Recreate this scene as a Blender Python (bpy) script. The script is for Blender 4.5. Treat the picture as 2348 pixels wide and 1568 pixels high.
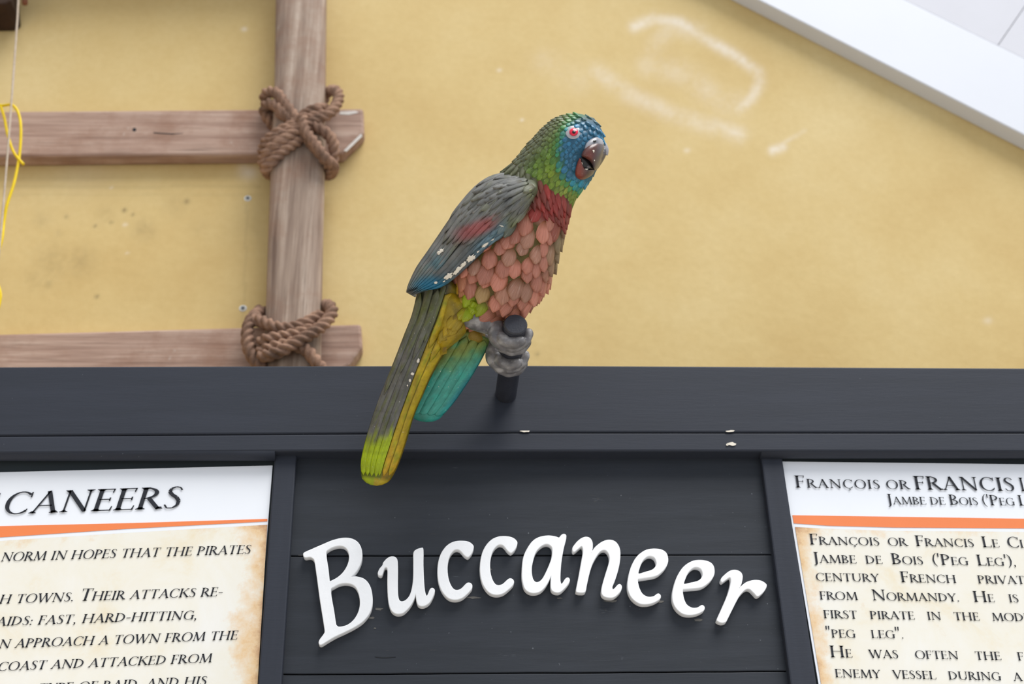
import bpy, math, random
from mathutils import Vector, Matrix, noise
from mathutils.bvhtree import BVHTree
random.seed(7)
for o in list(bpy.data.objects): bpy.data.objects.remove(o)
SC = bpy.context.scene
COL = SC.collection

# ------------------------------------------------------------------ camera
W, H, F = 2348.0, 1568.0, 2885.0
CX, CY = W/2, H/2
CAM = Vector((0, 0, 1.6))
zc = Vector((-166, -4614, F)).normalized()          # world up seen by the camera (x right, y down, z forward)
xc = Vector((1, 0.0015, 0.06)); xc = (xc - zc*xc.dot(zc)).normalized()
yc = zc.cross(xc)
M = Matrix((xc, yc, zc))
cam = bpy.data.cameras.new('camera'); camo = bpy.data.objects.new('camera', cam); COL.objects.link(camo)
r_, u_, b_ = M @ Vector((1,0,0)), M @ Vector((0,-1,0)), M @ Vector((0,0,-1))
camo.matrix_world = Matrix(((r_.x,u_.x,b_.x,CAM.x),(r_.y,u_.y,b_.y,CAM.y),(r_.z,u_.z,b_.z,CAM.z),(0,0,0,1)))
cam.sensor_width = 36.0; cam.lens = F/W*36.0; cam.clip_start = 0.05
cam.dof.use_dof = True; cam.dof.focus_distance = 1.79; cam.dof.aperture_fstop = 4.2
SC.camera = camo

# ------------------------------------------------------------------ world, sun, exposure
wd = bpy.data.worlds.new('overcast_sky'); SC.world = wd; wd.use_nodes = True
wn = wd.node_tree; wn.nodes.clear()
wo = wn.nodes.new('ShaderNodeOutputWorld'); wb = wn.nodes.new('ShaderNodeBackground')
tc = wn.nodes.new('ShaderNodeTexCoord'); sp = wn.nodes.new('ShaderNodeSeparateXYZ')
mr = wn.nodes.new('ShaderNodeMapRange'); cr = wn.nodes.new('ShaderNodeMixRGB')
wn.links.new(tc.outputs['Generated'], sp.inputs[0]); wn.links.new(sp.outputs['Z'], mr.inputs[0])
mr.inputs[1].default_value = 0.0; mr.inputs[2].default_value = 1.0
mr.inputs[3].default_value = 0.0; mr.inputs[4].default_value = 1.0
cr.inputs[1].default_value = (0.86, 0.93, 1.04, 1); cr.inputs[2].default_value = (1.15, 1.24, 1.38, 1)
wn.links.new(mr.outputs[0], cr.inputs[0]); wn.links.new(cr.outputs[0], wb.inputs[0])
wb.inputs[1].default_value = 0.56
wn.links.new(wb.outputs[0], wo.inputs[0])
sun = bpy.data.lights.new('sun', 'SUN'); suno = bpy.data.objects.new('sun', sun); COL.objects.link(suno)
sun.energy = 3.6; sun.angle = math.radians(40); sun.color = (1.0, 0.985, 0.965)
suno.rotation_euler = Vector((-0.32, 0.37, -0.87)).to_track_quat('-Z', 'Y').to_euler()
SC.view_settings.view_transform = 'Standard'; SC.view_settings.look = 'None'
SC.view_settings.gamma = 1.0; SC.view_settings.use_curve_mapping = False
SC.view_settings.exposure = 0.13

# ------------------------------------------------------------------ helpers
YB = 1.78            # sign planks, front face
YH = YB - 0.029      # header front
YW = YB + 0.50       # rendered wall behind
def ray(px, py): return M @ Vector(((px-CX)/F, (py-CY)/F, 1.0))
def at(px, py, Y):                                   # the point of the plane y = Y that shows at a pixel
    d = ray(px, py); return CAM + d*(Y/d.y)
def lin(c):
    return tuple(((v/255)/12.92 if v/255 <= 0.04045 else ((v/255+0.055)/1.055)**2.4) for v in c)
def catmull(P, n=6, closed=False):
    P = [tuple(p) for p in P]; out = []; N = len(P)
    segs = N if closed else N-1
    for i in range(segs):
        if closed: a,b,c,d = P[(i-1)%N],P[i],P[(i+1)%N],P[(i+2)%N]
        else: a,b,c,d = P[max(i-1,0)],P[i],P[i+1],P[min(i+2,N-1)]
        for k in range(n):
            t=k/n; t2=t*t; t3=t2*t
            out.append(tuple(0.5*(2*b[j]+(c[j]-a[j])*t+(2*a[j]-5*b[j]+4*c[j]-d[j])*t2+(3*b[j]-a[j]-3*c[j]+d[j])*t3) for j in range(len(b))))
    if not closed: out.append(P[-1])
    return out
def interp(xs, ys, x):
    if x <= xs[0]: return ys[0]
    for i in range(len(xs)-1):
        if x <= xs[i+1]:
            f=(x-xs[i])/(xs[i+1]-xs[i])
            if isinstance(ys[0], (tuple, list, Vector)): return tuple(a+(b-a)*f for a,b in zip(ys[i],ys[i+1]))
            return ys[i]+(ys[i+1]-ys[i])*f
    return ys[-1]
def link(o, parent=None):
    COL.objects.link(o)
    if parent is not None: o.parent = parent
    return o
def tag(o, label=None, cat=None, group=None, kind=None):
    if label: o['label']=label
    if cat: o['category']=cat
    if group: o['group']=group
    if kind: o['kind']=kind
    return o
def empty(name, loc=(0,0,0)):
    o = bpy.data.objects.new(name, None); o.location = loc; o.empty_display_size = .05
    return link(o)
def wloc(p):                                          # world location of a parent built from unrotated objects
    v = Vector((0,0,0))
    while p is not None: v += p.location; p = p.parent
    return v
def mesh(name, V, Fc, mat, parent=None, origin=None, smooth=True, cols=None, bevel=0, attrs=None):
    """V in world coordinates; the object's own origin is put at the middle of V (or at origin)"""
    V = [Vector(v) for v in V]
    if origin is None:
        origin = sum(V, Vector())/len(V)
    origin = Vector(origin)
    me = bpy.data.meshes.new(name); me.from_pydata([tuple(v-origin) for v in V], [], Fc); me.update()
    if cols is not None:
        a = me.color_attributes.new('Col', 'FLOAT_COLOR', 'POINT')
        a.data.foreach_set('color', [x for c in cols for x in (c[0],c[1],c[2],1.0)])
    if attrs:
        for k, vals in attrs.items():
            a = me.attributes.new(k, 'FLOAT', 'POINT'); a.data.foreach_set('value', vals)
    if smooth: me.polygons.foreach_set('use_smooth', [True]*len(me.polygons))
    me.materials.append(mat)
    o = bpy.data.objects.new(name, me); link(o, parent)
    o.location = origin - wloc(parent)
    if bevel:
        md = o.modifiers.new('bevel', 'BEVEL'); md.width = bevel; md.segments = 2; md.limit_method = 'ANGLE'; md.angle_limit = .6
    return o
def prism(front, depth):                              # front: world points on one plane, extruded towards +y by depth
    n = len(front); V = [Vector(p) for p in front]
    if sum((V[i].x*V[(i+1)%n].z - V[(i+1)%n].x*V[i].z) for i in range(n)) < 0: V.reverse()
    Bk = [v+Vector((0,depth,0)) for v in V]
    Fc = [tuple(range(n)), tuple(range(2*n-1, n-1, -1))]
    for i in range(n):
        j=(i+1)%n; Fc.append((i, n+i, n+j, j))
    return V+Bk, Fc
def tube(path, rad, ns=10, lobes=0, twist=0.0, depthlobe=.18, cap=True):
    """path: world points, rad: radius or list; lobes > 0 gives a laid rope"""
    P=[Vector(p) for p in path]; n=len(P); V=[]; Fc=[]
    R = rad if isinstance(rad,(list,tuple)) else [rad]*n
    t0=(P[1]-P[0]).normalized(); up=Vector((0,0,1)) if abs(t0.z)<.9 else Vector((1,0,0))
    nv=(up-t0*up.dot(t0)).normalized(); s=0
    for i in range(n):
        t=(P[min(i+1,n-1)]-P[max(i-1,0)]).normalized()
        nv=(nv-t*nv.dot(t)).normalized(); bv=t.cross(nv)
        if i: s+=(P[i]-P[i-1]).length
        for k in range(ns):
            a=2*math.pi*k/ns
            r=R[i]
            if lobes: r*= 1-depthlobe+depthlobe*2*abs(math.cos(lobes*(a-twist*s)/2))**.8-.06
            V.append(P[i]+(nv*math.cos(a)+bv*math.sin(a))*r)
    for i in range(n-1):
        for k in range(ns):
            k2=(k+1)%ns; Fc.append((i*ns+k,(i)*ns+k2,(i+1)*ns+k2,(i+1)*ns+k))
    if cap:
        Fc.append(tuple(range(ns-1,-1,-1))); Fc.append(tuple(range((n-1)*ns,n*ns)))
    return V,Fc
def joinv(parts):
    V=[];Fc=[]
    for v,f in parts:
        b=len(V); V+=list(v); Fc+=[tuple(i+b for i in q) for q in f]
    return V,Fc
def curve_mesh(loops, ext, bevel=0.0):                # loops: closed 2-D outlines (first one solid, the others holes)
    cu=bpy.data.curves.new('c','CURVE'); cu.dimensions='2D'; cu.fill_mode='BOTH'; cu.extrude=ext; cu.bevel_depth=bevel; cu.bevel_resolution=1
    for L in loops:
        s=cu.splines.new('POLY'); s.points.add(len(L)-1)
        for i,p in enumerate(L): s.points[i].co=(p[0],p[1],0,1)
        s.use_cyclic_u=True
    o=bpy.data.objects.new('c',cu); COL.objects.link(o)
    dg=bpy.context.evaluated_depsgraph_get(); me=bpy.data.meshes.new_from_object(o.evaluated_get(dg))
    bpy.data.objects.remove(o); bpy.data.curves.remove(cu)
    return me

# ------------------------------------------------------------------ materials
class NT:
    def __init__(s, name, rough=.6, spec=.5):
        s.m=bpy.data.materials.new(name); s.m.use_nodes=True; s.t=s.m.node_tree
        s.b=s.t.nodes['Principled BSDF']; s.b.inputs['Roughness'].default_value=rough
        s.b.inputs['Specular IOR Level'].default_value=spec
    def n(s,t,**kw):
        x=s.t.nodes.new(t)
        for k,v in kw.items(): setattr(x,k,v)
        return x
    def l(s,a,b): s.t.links.new(a,b)
    def coord(s, scale=(1,1,1), src='Object'):
        t=s.n('ShaderNodeTexCoord'); m=s.n('ShaderNodeMapping'); m.inputs['Scale'].default_value=scale
        s.l(t.outputs[src], m.inputs[0]); return m.outputs[0]
    def noise(s, scale=(1,1,1), sc=1.0, detail=4, rough=.55, src='Object', dist=0):
        x=s.n('ShaderNodeTexNoise'); x.inputs['Scale'].default_value=sc; x.inputs['Detail'].default_value=detail
        x.inputs['Roughness'].default_value=rough; x.inputs['Distortion'].default_value=dist
        s.l(s.coord(scale,src), x.inputs['Vector']); return x.outputs[0]
    def ramp(s, f, stops):
        r=s.n('ShaderNodeValToRGB'); e=r.color_ramp.elements
        while len(e)<len(stops): e.new(.5)
        for i,(p,c) in enumerate(stops):
            e[i].position=p; e[i].color=(*c,1) if len(c)==3 else c
        s.l(f, r.inputs[0]); return r.outputs[0]
    def mix(s, f, a, b, mode='MIX'):
        x=s.n('ShaderNodeMixRGB', blend_type=mode)
        for v,i in ((f,0),(a,1),(b,2)):
            if hasattr(v,'default_value') or hasattr(v,'is_output'): s.l(v, x.inputs[i])
            elif i==0: x.inputs[0].default_value=v
            else: x.inputs[i].default_value=(*v,1)
        return x.outputs[0]
    def attr(s, name, out='Color'):
        a=s.n('ShaderNodeAttribute'); a.attribute_name=name; return a.outputs[out]
    def bump(s, h, strength=.3, dist=.002):
        x=s.n('ShaderNodeBump'); x.inputs['Strength'].default_value=strength; x.inputs['Distance'].default_value=dist
        s.l(h, x.inputs['Height']); s.l(x.outputs[0], s.b.inputs['Normal'])
    def base(s, c):
        if isinstance(c, tuple): s.b.inputs['Base Color'].default_value=(*c,1)
        else: s.l(c, s.b.inputs['Base Color'])
        return s.m
def G(v): return (v,v,v)

def m_wall():
    t=NT('ochre_render', .75, .25)
    big=t.noise((1,1,1),2.2,5,.6); fine=t.noise((1,1,1),60,4,.6)
    c=t.ramp(big,[(.30,lin((204,175,116))),(.5,lin((213,187,129))),(.72,lin((220,197,143)))])
    c=t.mix(t.ramp(fine,[(.3,G(0)),(.75,G(.16))]), c, lin((176,142,76)))
    c=t.mix(t.attr('white','Fac'), c, lin((236,226,210)))
    c=t.mix(t.attr('dark','Fac'), c, lin((104,88,60)))
    t.bump(t.noise((1,1,1),35,6,.6), .25, .003)
    return t.base(c)
def m_dark(name, c0, c1, scratch=.0, axis=(1.2,1,14)):
    t=NT(name, .62, .3)
    n1=t.noise(axis,3.0,5,.6); c=t.ramp(n1,[(.3,lin(c0)),(.7,lin(c1))])
    if scratch:
        s=t.noise((2.0,4,22),6.0,6,.7,dist=.6); msk=t.ramp(s,[(.66,G(0)),(.76,G(scratch))])
        c=t.mix(msk,c,lin((112,116,122)))
        s2=t.noise((3,6,16),4.0,5,.7,dist=.9); c=t.mix(t.ramp(s2,[(.68,G(0)),(.78,G(scratch*.9))]),c,lin((96,88,76)))
    sp_=t.noise((1,1,1),160,2,.5); c=t.mix(t.ramp(sp_,[(.76,G(0)),(.80,G(.5))]),c,lin((130,134,140)))
    t.bump(t.noise((4,4,40),8,6,.65), .10, .002)
    return t.base(c)
def m_plain(name, c, rough=.5, var=.06, sc=12, spec=.4, bump=0, bsc=80):
    t=NT(name, rough, spec); L=lin(c)
    n=t.noise((1,1,1),sc,4,.6)
    col=t.ramp(n,[(.3,tuple(v*(1-var) for v in L)),(.7,tuple(min(1,v*(1+var)) for v in L))])
    if bump: t.bump(t.noise((1,1,1),bsc,5,.6), bump, .002)
    return t.base(col)
def m_wood(name, axis, c0, c1, c2):
    t=NT(name, .8, .2); sc=[34,34,34]; sc[axis]=1.6
    g=t.noise(tuple(sc),1.6,6,.62,dist=.35); g2=t.noise(tuple(v*2.6 for v in sc),1.4,4,.6); blot=t.noise((1,1,1),9,5,.65)
    c=t.ramp(g,[(.28,lin(c0)),(.5,lin(c1)),(.72,lin(c2))])
    c=t.mix(t.ramp(g2,[(.55,G(0)),(.8,G(.7))]),c,lin((88,70,58)))
    c=t.mix(t.ramp(blot,[(.48,G(0)),(.70,G(.6))]),c,lin((140,104,84)))
    c=t.mix(t.ramp(t.noise((1,1,1),17,6,.75),[(.66,G(0)),(.74,G(.65))]),c,lin((196,184,172)))
    t.bump(g, .5, .004)
    return t.base(c)
def m_rope():
    t=NT('old_rope', .9, .1)
    c=t.ramp(t.noise((1,1,1),24,5,.65),[(.3,lin((104,84,72))),(.52,lin((146,116,98))),(.74,lin((182,148,124)))])
    t.bump(t.noise((1,1,1),260,4,.6), .6, .002)
    return t.base(c)
def m_parch():
    t=NT('printed_parchment', .45, .35)
    n1=t.noise((1,1,1),7,7,.68,dist=.4); n2=t.noise((1,1,1),26,6,.7)
    c=t.ramp(n1,[(.30,lin((230,216,184))),(.46,lin((234,229,214))),(.7,lin((237,235,228)))])
    e=t.attr('edge','Fac')
    ad=t.n('ShaderNodeMath',operation='ADD'); t.l(e,ad.inputs[0])
    mu=t.n('ShaderNodeMath',operation='MULTIPLY_ADD'); t.l(n2,mu.inputs[0]); mu.inputs[1].default_value=1.3; mu.inputs[2].default_value=-.65
    t.l(mu.outputs[0],ad.inputs[1])
    c=t.mix(t.ramp(ad.outputs[0],[(.34,G(0)),(.72,G(.7))]),c,lin((226,180,112)))
    c=t.mix(t.ramp(ad.outputs[0],[(.72,G(0)),(1.0,G(.7))]),c,lin((168,100,62)))
    c=t.mix(t.ramp(n2,[(.64,G(0)),(.8,G(.4))]),c,lin((218,176,114)))
    return t.base(c)
def m_vcol(name, rough=.5, chips=True, bumpscale=(400,400,400), bs=.35, spec=.45, grime=.5):
    t=NT(name, rough, spec)
    c=t.attr('Col'); n1=t.noise((1,1,1),70,5,.65); n2=t.noise((1,1,1),420,3,.6)
    c=t.mix(t.ramp(n1,[(.35,G(grime)),(.6,G(0))]),c,t.mix(1.0,c,(.45,.42,.38),'MULTIPLY'))
    c=t.mix(t.ramp(n2,[(.62,G(0)),(.8,G(.2))]),c,(.75,.72,.66))
    if chips: c=t.mix(t.ramp(t.noise((1,1,1),300,2,.5),[(.755,G(0)),(.77,G(.9))]),c,lin((228,220,205)))
    t.bump(t.noise(bumpscale,1,4,.6), bs, .001)
    return t.base(c)
def m_ocol(name, rough=.5, fan=(16,2.2,1), bs=.5, spec=.45, wcol=(.42,.34,.12), ws=.85):
    t=NT(name, rough, spec)
    oi=t.n('ShaderNodeObjectInfo'); c=oi.outputs['Color']
    tq=t.n('ShaderNodeTexCoord'); sq=t.n('ShaderNodeSeparateXYZ'); t.l(tq.outputs['Object'],sq.inputs[0])
    ma=t.n('ShaderNodeMath',operation='MULTIPLY_ADD'); t.l(sq.outputs['Y'],ma.inputs[0]); ma.inputs[1].default_value=.8; ma.inputs[2].default_value=.30
    dv=t.n('ShaderNodeMath',operation='DIVIDE'); t.l(sq.outputs['X'],dv.inputs[0]); t.l(ma.outputs[0],dv.inputs[1])
    cb=t.n('ShaderNodeCombineXYZ'); t.l(dv.outputs[0],cb.inputs[0]); t.l(sq.outputs['Y'],cb.inputs[1])
    oz=t.n('ShaderNodeMath',operation='MULTIPLY'); t.l(oi.outputs['Random'],oz.inputs[0]); oz.inputs[1].default_value=40; t.l(oz.outputs[0],cb.inputs[2])
    mp=t.n('ShaderNodeMapping'); mp.inputs['Scale'].default_value=fan; t.l(cb.outputs[0],mp.inputs[0])
    nz=t.n('ShaderNodeTexNoise'); nz.inputs['Scale'].default_value=1; nz.inputs['Detail'].default_value=4; t.l(mp.outputs[0],nz.inputs['Vector']); ba=nz.outputs[0]
    c=t.mix(t.ramp(ba,[(.34,G(.4)),(.52,G(0))]),c,t.mix(1.0,c,(.5,.45,.4),'MULTIPLY'))
    c=t.mix(t.ramp(ba,[(.58,G(0)),(.8,G(.28))]),c,(.72,.66,.58))
    tcn=t.n('ShaderNodeTexCoord'); sx=t.n('ShaderNodeSeparateXYZ'); t.l(tcn.outputs['Object'],sx.inputs[0])
    ab=t.n('ShaderNodeMath',operation='ABSOLUTE'); t.l(sx.outputs['X'],ab.inputs[0])
    wash=t.mix(1.0,c,wcol,'MULTIPLY')
    c=t.mix(t.ramp(ab.outputs[0],[(.30,G(0)),(.50,G(ws))]),c,wash)
    c=t.mix(t.ramp(sx.outputs['Y'],[(.10,G(ws)),(.42,G(0))]),c,wash)
    t.bump(ba, bs, .001)
    return t.base(c)

MW=m_wall()
MBLOCKER=m_plain('ochre_light_blocker',(206,178,120),.8,.05,4,.2)
MH=m_dark('charcoal_header_paint',(41,45,54),(46,50,60))
MP=m_dark('charcoal_plank_paint',(39,43,49),(49,53,60),.5)
MPOST=m_dark('charcoal_post_paint',(42,46,55),(48,52,62),0,(14,1,1.2))
MBACK=m_plain('dark_backing',(44,52,56),.7,.1)
MLET=m_plain('white_letter_paint',(246,247,248),.5,.025,30,.4,.15,120)
MWHITE=m_plain('white_gloss_board',(213,216,223),.45,.012,6,.4)
MSOFF=m_plain('white_soffit_paint',(228,228,234),.6,.02,6,.3)
MPAPER=m_plain('poster_white',(238,241,246),.4,.01,10,.4)
MORANGE=m_plain('poster_orange',(238,132,76),.45,.02,10,.4)
MINK=m_plain('printed_ink',(44,46,52),.6,.05,10,.2)
MPARCH=m_parch()
MWOODV=m_wood('weathered_rail_wood',2,(118,98,86),(160,140,124),(194,176,160))
MWOODH=m_wood('weathered_rung_wood',0,(142,114,100),(174,146,130),(194,170,154))
MROPE=m_rope()
MPIPE=m_plain('black_pipe_paint',(46,48,56),.38,.2,60,.5,.2,300)
MYEL=m_plain('yellow_cord',(232,200,20),.6,.08,60,.3)
MTWINE=m_plain('pale_twine',(190,174,156),.9,.15,200,.1)
MGROUND=m_plain('pale_paving',(182,179,175),.9,.1,2,.2)
MSCREW=m_plain('grey_screw',(96,100,104),.4,.1,60,.5)
MPLUG=m_plain('white_plug',(222,222,216),.6,.05,60,.3)
MCHIP=m_plain('plaster_chip_pale_spot',(232,224,208),.8,.06,300,.2)
MFE=m_vcol('painted_feathers', .48)
MBODY=m_vcol('painted_body', .6, False)
MFO=m_ocol('painted_feather_each', .5, (21,1.8,1), .6)
MSK=m_ocol('painted_scale_each', .42, (3,2.4,1), .3, .5, (.36,.36,.36), .6)
MLEG=m_vcol('painted_grey_legs', .34, False, (300,300,300), .5, .5)
MBEAK=m_vcol('painted_beak', .3, False, (200,200,200), .2, .5, .2)
MRED=m_plain('red_iris',(226,20,60),.15,.15,300,.6)
MBLK=m_plain('black_gloss',(14,14,15),.3,.1,60,.5)

# ------------------------------------------------------------------ the setting
tag(mesh('ground',[(-8,-9,0),(8,-9,0),(8,4,0),(-8,4,0)],[(0,1,2,3)],MGROUND,smooth=False),kind='structure')

def seg_d(x,y,a,b):
    ax,ay=a;bx,by=b;dx,dy=bx-ax,by-ay;L=dx*dx+dy*dy
    t=0 if L==0 else max(0,min(1,((x-ax)*dx+(y-ay)*dy)/L))
    return math.hypot(x-ax-t*dx,y-ay-t*dy),t
def build_wall():
    x0,x1=at(-60,400,YW).x,at(2420,400,YW).x; z0,z1=at(1174,900,YW).z,at(1174,-60,YW).z
    def lines(a,b,lo,hi,st):
        n=int((b-a)/st); return [lo]+[a+(b-a)*i/n for i in range(n+1)]+[hi]
    X=lines(x0,x1,-3.2,3.2,.0052); Z=lines(z0,z1,0,4.6,.0052)
    smear=[([(1455,60),(1500,42),(1560,52),(1610,85),(1690,130),(1738,165),(1742,190),(1725,225),(1695,250)],13,.62),
           ([(1500,110),(1540,60),(1600,75)],22,.30),([(1490,150),(1560,165),(1640,225),(1690,240)],30,.26),
           ([(1370,165),(1440,215),(1540,260),(1620,285),(1695,308)],20,.42),([(1655,290),(1700,310)],11,.5),
           ([(1775,340),(1790,332),(1845,300)],5,.35),([(1772,345),(1795,338)],10,.75),([(1250,140),(1330,185)],30,.16)]
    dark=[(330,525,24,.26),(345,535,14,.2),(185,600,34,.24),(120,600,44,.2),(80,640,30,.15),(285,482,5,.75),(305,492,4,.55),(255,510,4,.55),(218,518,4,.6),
          (152,497,5,.4),(110,650,11,.3),(222,680,5,.6),(135,535,9,.22),(95,505,20,.18),(240,490,20,.14),(428,462,7,.55),(400,470,30,.16),(1232,812,5,.4),(640,60,18,.1),(455,520,24,.1)]
    lightd=[(560,67,6,.7),(1145,161,5,.6),(1197,275,4,.7),(1575,345,7,.45),(2265,735,10,.35),(287,515,5,.55),(255,430,4,.5),(292,580,4,.4),(570,395,22,.5),(560,385,16,.4),(200,382,70,.12)]
    V=[];wh=[];dk=[]
    for z in Z:
        for x in X:
            V.append((x,YW,z))
            c=M.transposed()@(Vector((x,YW,z))-CAM); px=CX+F*c.x/c.z; py=CY+F*c.y/c.z
            w=0;d=0
            if -80<px<2420 and -80<py<900:
                nz=.5+.9*noise.noise((px*.02,py*.02,1.3)); nf=.75+.6*noise.noise((px*.09,py*.09,4.0))
                for pts,wd_,st in smear:
                    if min(p[0] for p in pts)-80<px<max(p[0] for p in pts)+80 and min(p[1] for p in pts)-80<py<max(p[1] for p in pts)+80:
                        D=min(seg_d(px,py,pts[i],pts[i+1])[0] for i in range(len(pts)-1))
                        w=max(w,st*math.exp(-(D/wd_)**2)*max(0,min(1.2,nz*.7+nf*.6)))
                for a,b,r,st in lightd:
                    q=((px-a)**2+((py-b)*1.3)**2)/(r*r)
                    if q<6: w=max(w,st*math.exp(-q))
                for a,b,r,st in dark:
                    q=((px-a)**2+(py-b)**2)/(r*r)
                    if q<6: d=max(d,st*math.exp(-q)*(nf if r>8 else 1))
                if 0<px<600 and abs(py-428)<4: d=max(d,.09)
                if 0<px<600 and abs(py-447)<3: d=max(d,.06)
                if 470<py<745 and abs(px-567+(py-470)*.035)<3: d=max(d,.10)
            wh.append(w);dk.append(d)
    nx=len(X); Fc=[(j*nx+i,j*nx+i+1,(j+1)*nx+i+1,(j+1)*nx+i) for j in range(len(Z)-1) for i in range(nx-1)]
    return mesh('wall_back',V,Fc,MW,smooth=True,attrs={'white':wh,'dark':dk})
tag(build_wall(),kind='structure')

# added unseen slab left of the picture, blocks sky light from that side
xs_=at(0,300,YW).x-.72
tag(mesh('left_light_blocker',*prism([(xs_-.2,YW-1.15,0),(xs_,YW-1.15,0),(xs_,YW-1.15,3.7),(xs_-.2,YW-1.15,3.7)],1.15),MBLOCKER,smooth=False),kind='structure')

# white gable: barge board against the wall, soffit boards above it running out towards the viewer
def gable():
    TB=.044
    a=at(1675,0,YW); b=at(2348,345,YW); d=(b-a).normalized()
    lo=b+d*.9; pk=a-d*1.55                                 # the ridge is above and left of the picture
    fa=at(2078,0,YW-TB); up=Vector((-d.z,0,d.x)); up=up if up.z>0 else -up
    hgt=(fa-a).dot(up)
    n=0
    for (p,q,u) in ((pk,lo,up),(Vector((2*pk.x-lo.x,YW,lo.z)),pk,Vector((-up.x,0,up.z)))):
        p=Vector((p.x,YW-TB,p.z)); q=Vector((q.x,YW-TB,q.z)); n+=1
        V,Fc=prism([p,q,q+u*hgt,p+u*hgt],TB); t=mesh('trim_%d'%n,V,Fc,MWHITE,smooth=False,bevel=.003); tag(t,kind='structure')
        # moulding boards above it, leaning out towards the viewer
        L=q-p; nb_=6; n+=1
        mo=empty('trim_%d'%n,p+L*.5+u*hgt); tag(mo,kind='structure')
        for i in range(nb_):
            A=p+L*(i/nb_+.0003)+u*hgt*.995; B=p+L*((i+1)/nb_-.0003)+u*hgt*.995
            o=Vector((0,-.03,0)); h2=u*.26
            Vv=[A,B,B+h2+o,A+h2+o]+[v+Vector((0,.04,0)) for v in (A,B,B+h2+o,A+h2+o)]
            mesh('moulding_board',Vv,[(0,1,2,3),(7,6,5,4),(0,4,5,1),(1,5,6,2),(2,6,7,3),(3,7,4,0)],MSOFF,mo,smooth=False)
gable()
# added unseen slab above the ladder, shades the upper left of the wall
V,Fc=prism([at(-900,-70,YW),at(700,-70,YW),at(700,-110,YW),at(-900,-110,YW)],-.13); tag(mesh('trim_5',V,[tuple(reversed(f)) for f in Fc],MWOODH,smooth=False),kind='structure')

# ------------------------------------------------------------------ ladder with rope lashings
YR=YW-.036       # rung front
YL=YW-.095       # rail front
lad=empty('wooden_ladder',at(670,860,YW-.06)); tag(lad,'weathered brown wooden ladder lashed with rope against the ochre wall','ladder')
def rung(pts,crack=False):
    P=[at(x,y,YR) for x,y in pts]; V,Fc=prism(P,.0355)
    return mesh('rung',V,Fc,MWOODH,lad,smooth=False,bevel=.006)
rung([(-760,260),(833,248),(835,304),(786,352),(-760,366)])
rung([(-760,786),(828,742),(831,796),(802,836),(760,860),(-760,902)])
def rail(dx=0):
    rows=[(-120,636,752),(0,632,749),(200,629,747),(300,625,746),(400,620,745),(560,614,741),(720,609,738),(840,606,736),(1000,601,733)]
    rows=[(y,l+dx*(1+.0001*y),r+dx*(1+.0001*y)) for y,l,r in rows]
    V=[];Fc=[]
    K=14
    for y,l,r in rows:
        a=at(l,y,YL+.03);b=at(r,y,YL+.03);c=(a+b)/2;hw=(b-a).length/2
        for k in range(K):
            an=math.pi*2*k/K
            ca,sa=math.cos(an),math.sin(an)
            x=hw*math.copysign(abs(ca)**.55,ca); yy=.03*math.copysign(abs(sa)**.7,sa)
            V.append(c+Vector((x,yy-0,0)))
    n=len(rows)
    for i in range(n-1):
        for k in range(K): Fc.append((i*K+k,i*K+(k+1)%K,(i+1)*K+(k+1)%K,(i+1)*K+k))
    Fc+= [tuple(range(K-1,-1,-1)),tuple(range((n-1)*K,n*K))]
    return mesh('rail',V,[tuple(reversed(f)) for f in Fc],MWOODV,lad,bevel=0)
rail(); rail(-1270)
def lashing(paths, rad):
    L=empty('rope_lashing',(0,0,0)); L.parent=lad; p0=at(paths[0][0][0],paths[0][0][1],YL); L.location=p0-wloc(lad)
    for pts in paths:
        W3=[at(x,y,YL+dy) for x,y,dy in pts]
        C=catmull(W3,14)
        V,Fc=tube(C,rad,21,3,118,.30); mesh('rope_turn',V,Fc,MROPE,L)
lashing([
 [(640,250,.075),(612,240,.04),(609,216,.012),(632,212,-.008),(655,240,-.014),(684,280,-.014),(706,318,-.014),(738,356,-.010),(757,385,.02),(748,404,.06)],
 [(636,300,.06),(612,268,.035),(607,248,.02),(622,238,.0),(648,255,-.010),(676,284,-.011),(702,296,-.012)],
 [(735,262,.075),(748,215,.05),(770,208,.012),(776,228,.0),(758,258,-.012),(722,277,-.014),(690,292,-.016),(655,306,-.014),(622,324,-.002),(603,348,.03),(612,372,.07)],
 [(748,250,.03),(728,250,-.008),(700,262,-.010),(672,296,-.012),(640,316,-.012),(618,340,.0),(606,362,.03),(614,385,.06)],
 [(692,270,-.024),(700,300,-.026),(722,330,-.026),(745,362,-.020),(764,382,.01),(758,400,.06)],
 [(690,296,-.018),(664,312,-.019),(634,332,-.015),(612,352,.0),(604,372,.03),(612,392,.06)],
 [(676,286,-.012),(652,296,-.011),(626,312,-.004),(606,332,.02),(610,352,.06)],
 [(700,314,-.006),(672,330,-.009),(644,350,-.008),(622,372,.0),(610,388,.02),(620,402,.06)],
 [(744,262,-.004),(716,268,-.010),(690,276,-.012),(664,270,-.010),(640,258,-.006)],
 [(712,285,-.010),(742,300,-.010),(762,322,.0),(766,352,.012),(757,384,.03),(748,402,.06)],
 [(672,306,-.020),(640,330,-.016),(616,356,.0),(606,378,.02),(618,396,.06)],
],.0112)
wp=m_plain('old_white_paint',(214,208,200),.8,.1,80,.2)
def on_rung(pts,mat,name):
    V,Fc=prism([at(x,y,YR-.0006) for x,y in pts],.001); mesh(name,V,Fc,mat,lad,smooth=False)
on_rung([(788,345),(828,306),(831,312),(794,348)],wp,'worn_paint'); on_rung([(780,256),(815,254),(822,258),(800,263),(778,262)],wp,'worn_paint')
on_rung([(308+4.5*math.cos(k*.7),297+4.2*math.sin(k*.7)) for k in range(9)],MBLK,'knot_hole')
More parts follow.
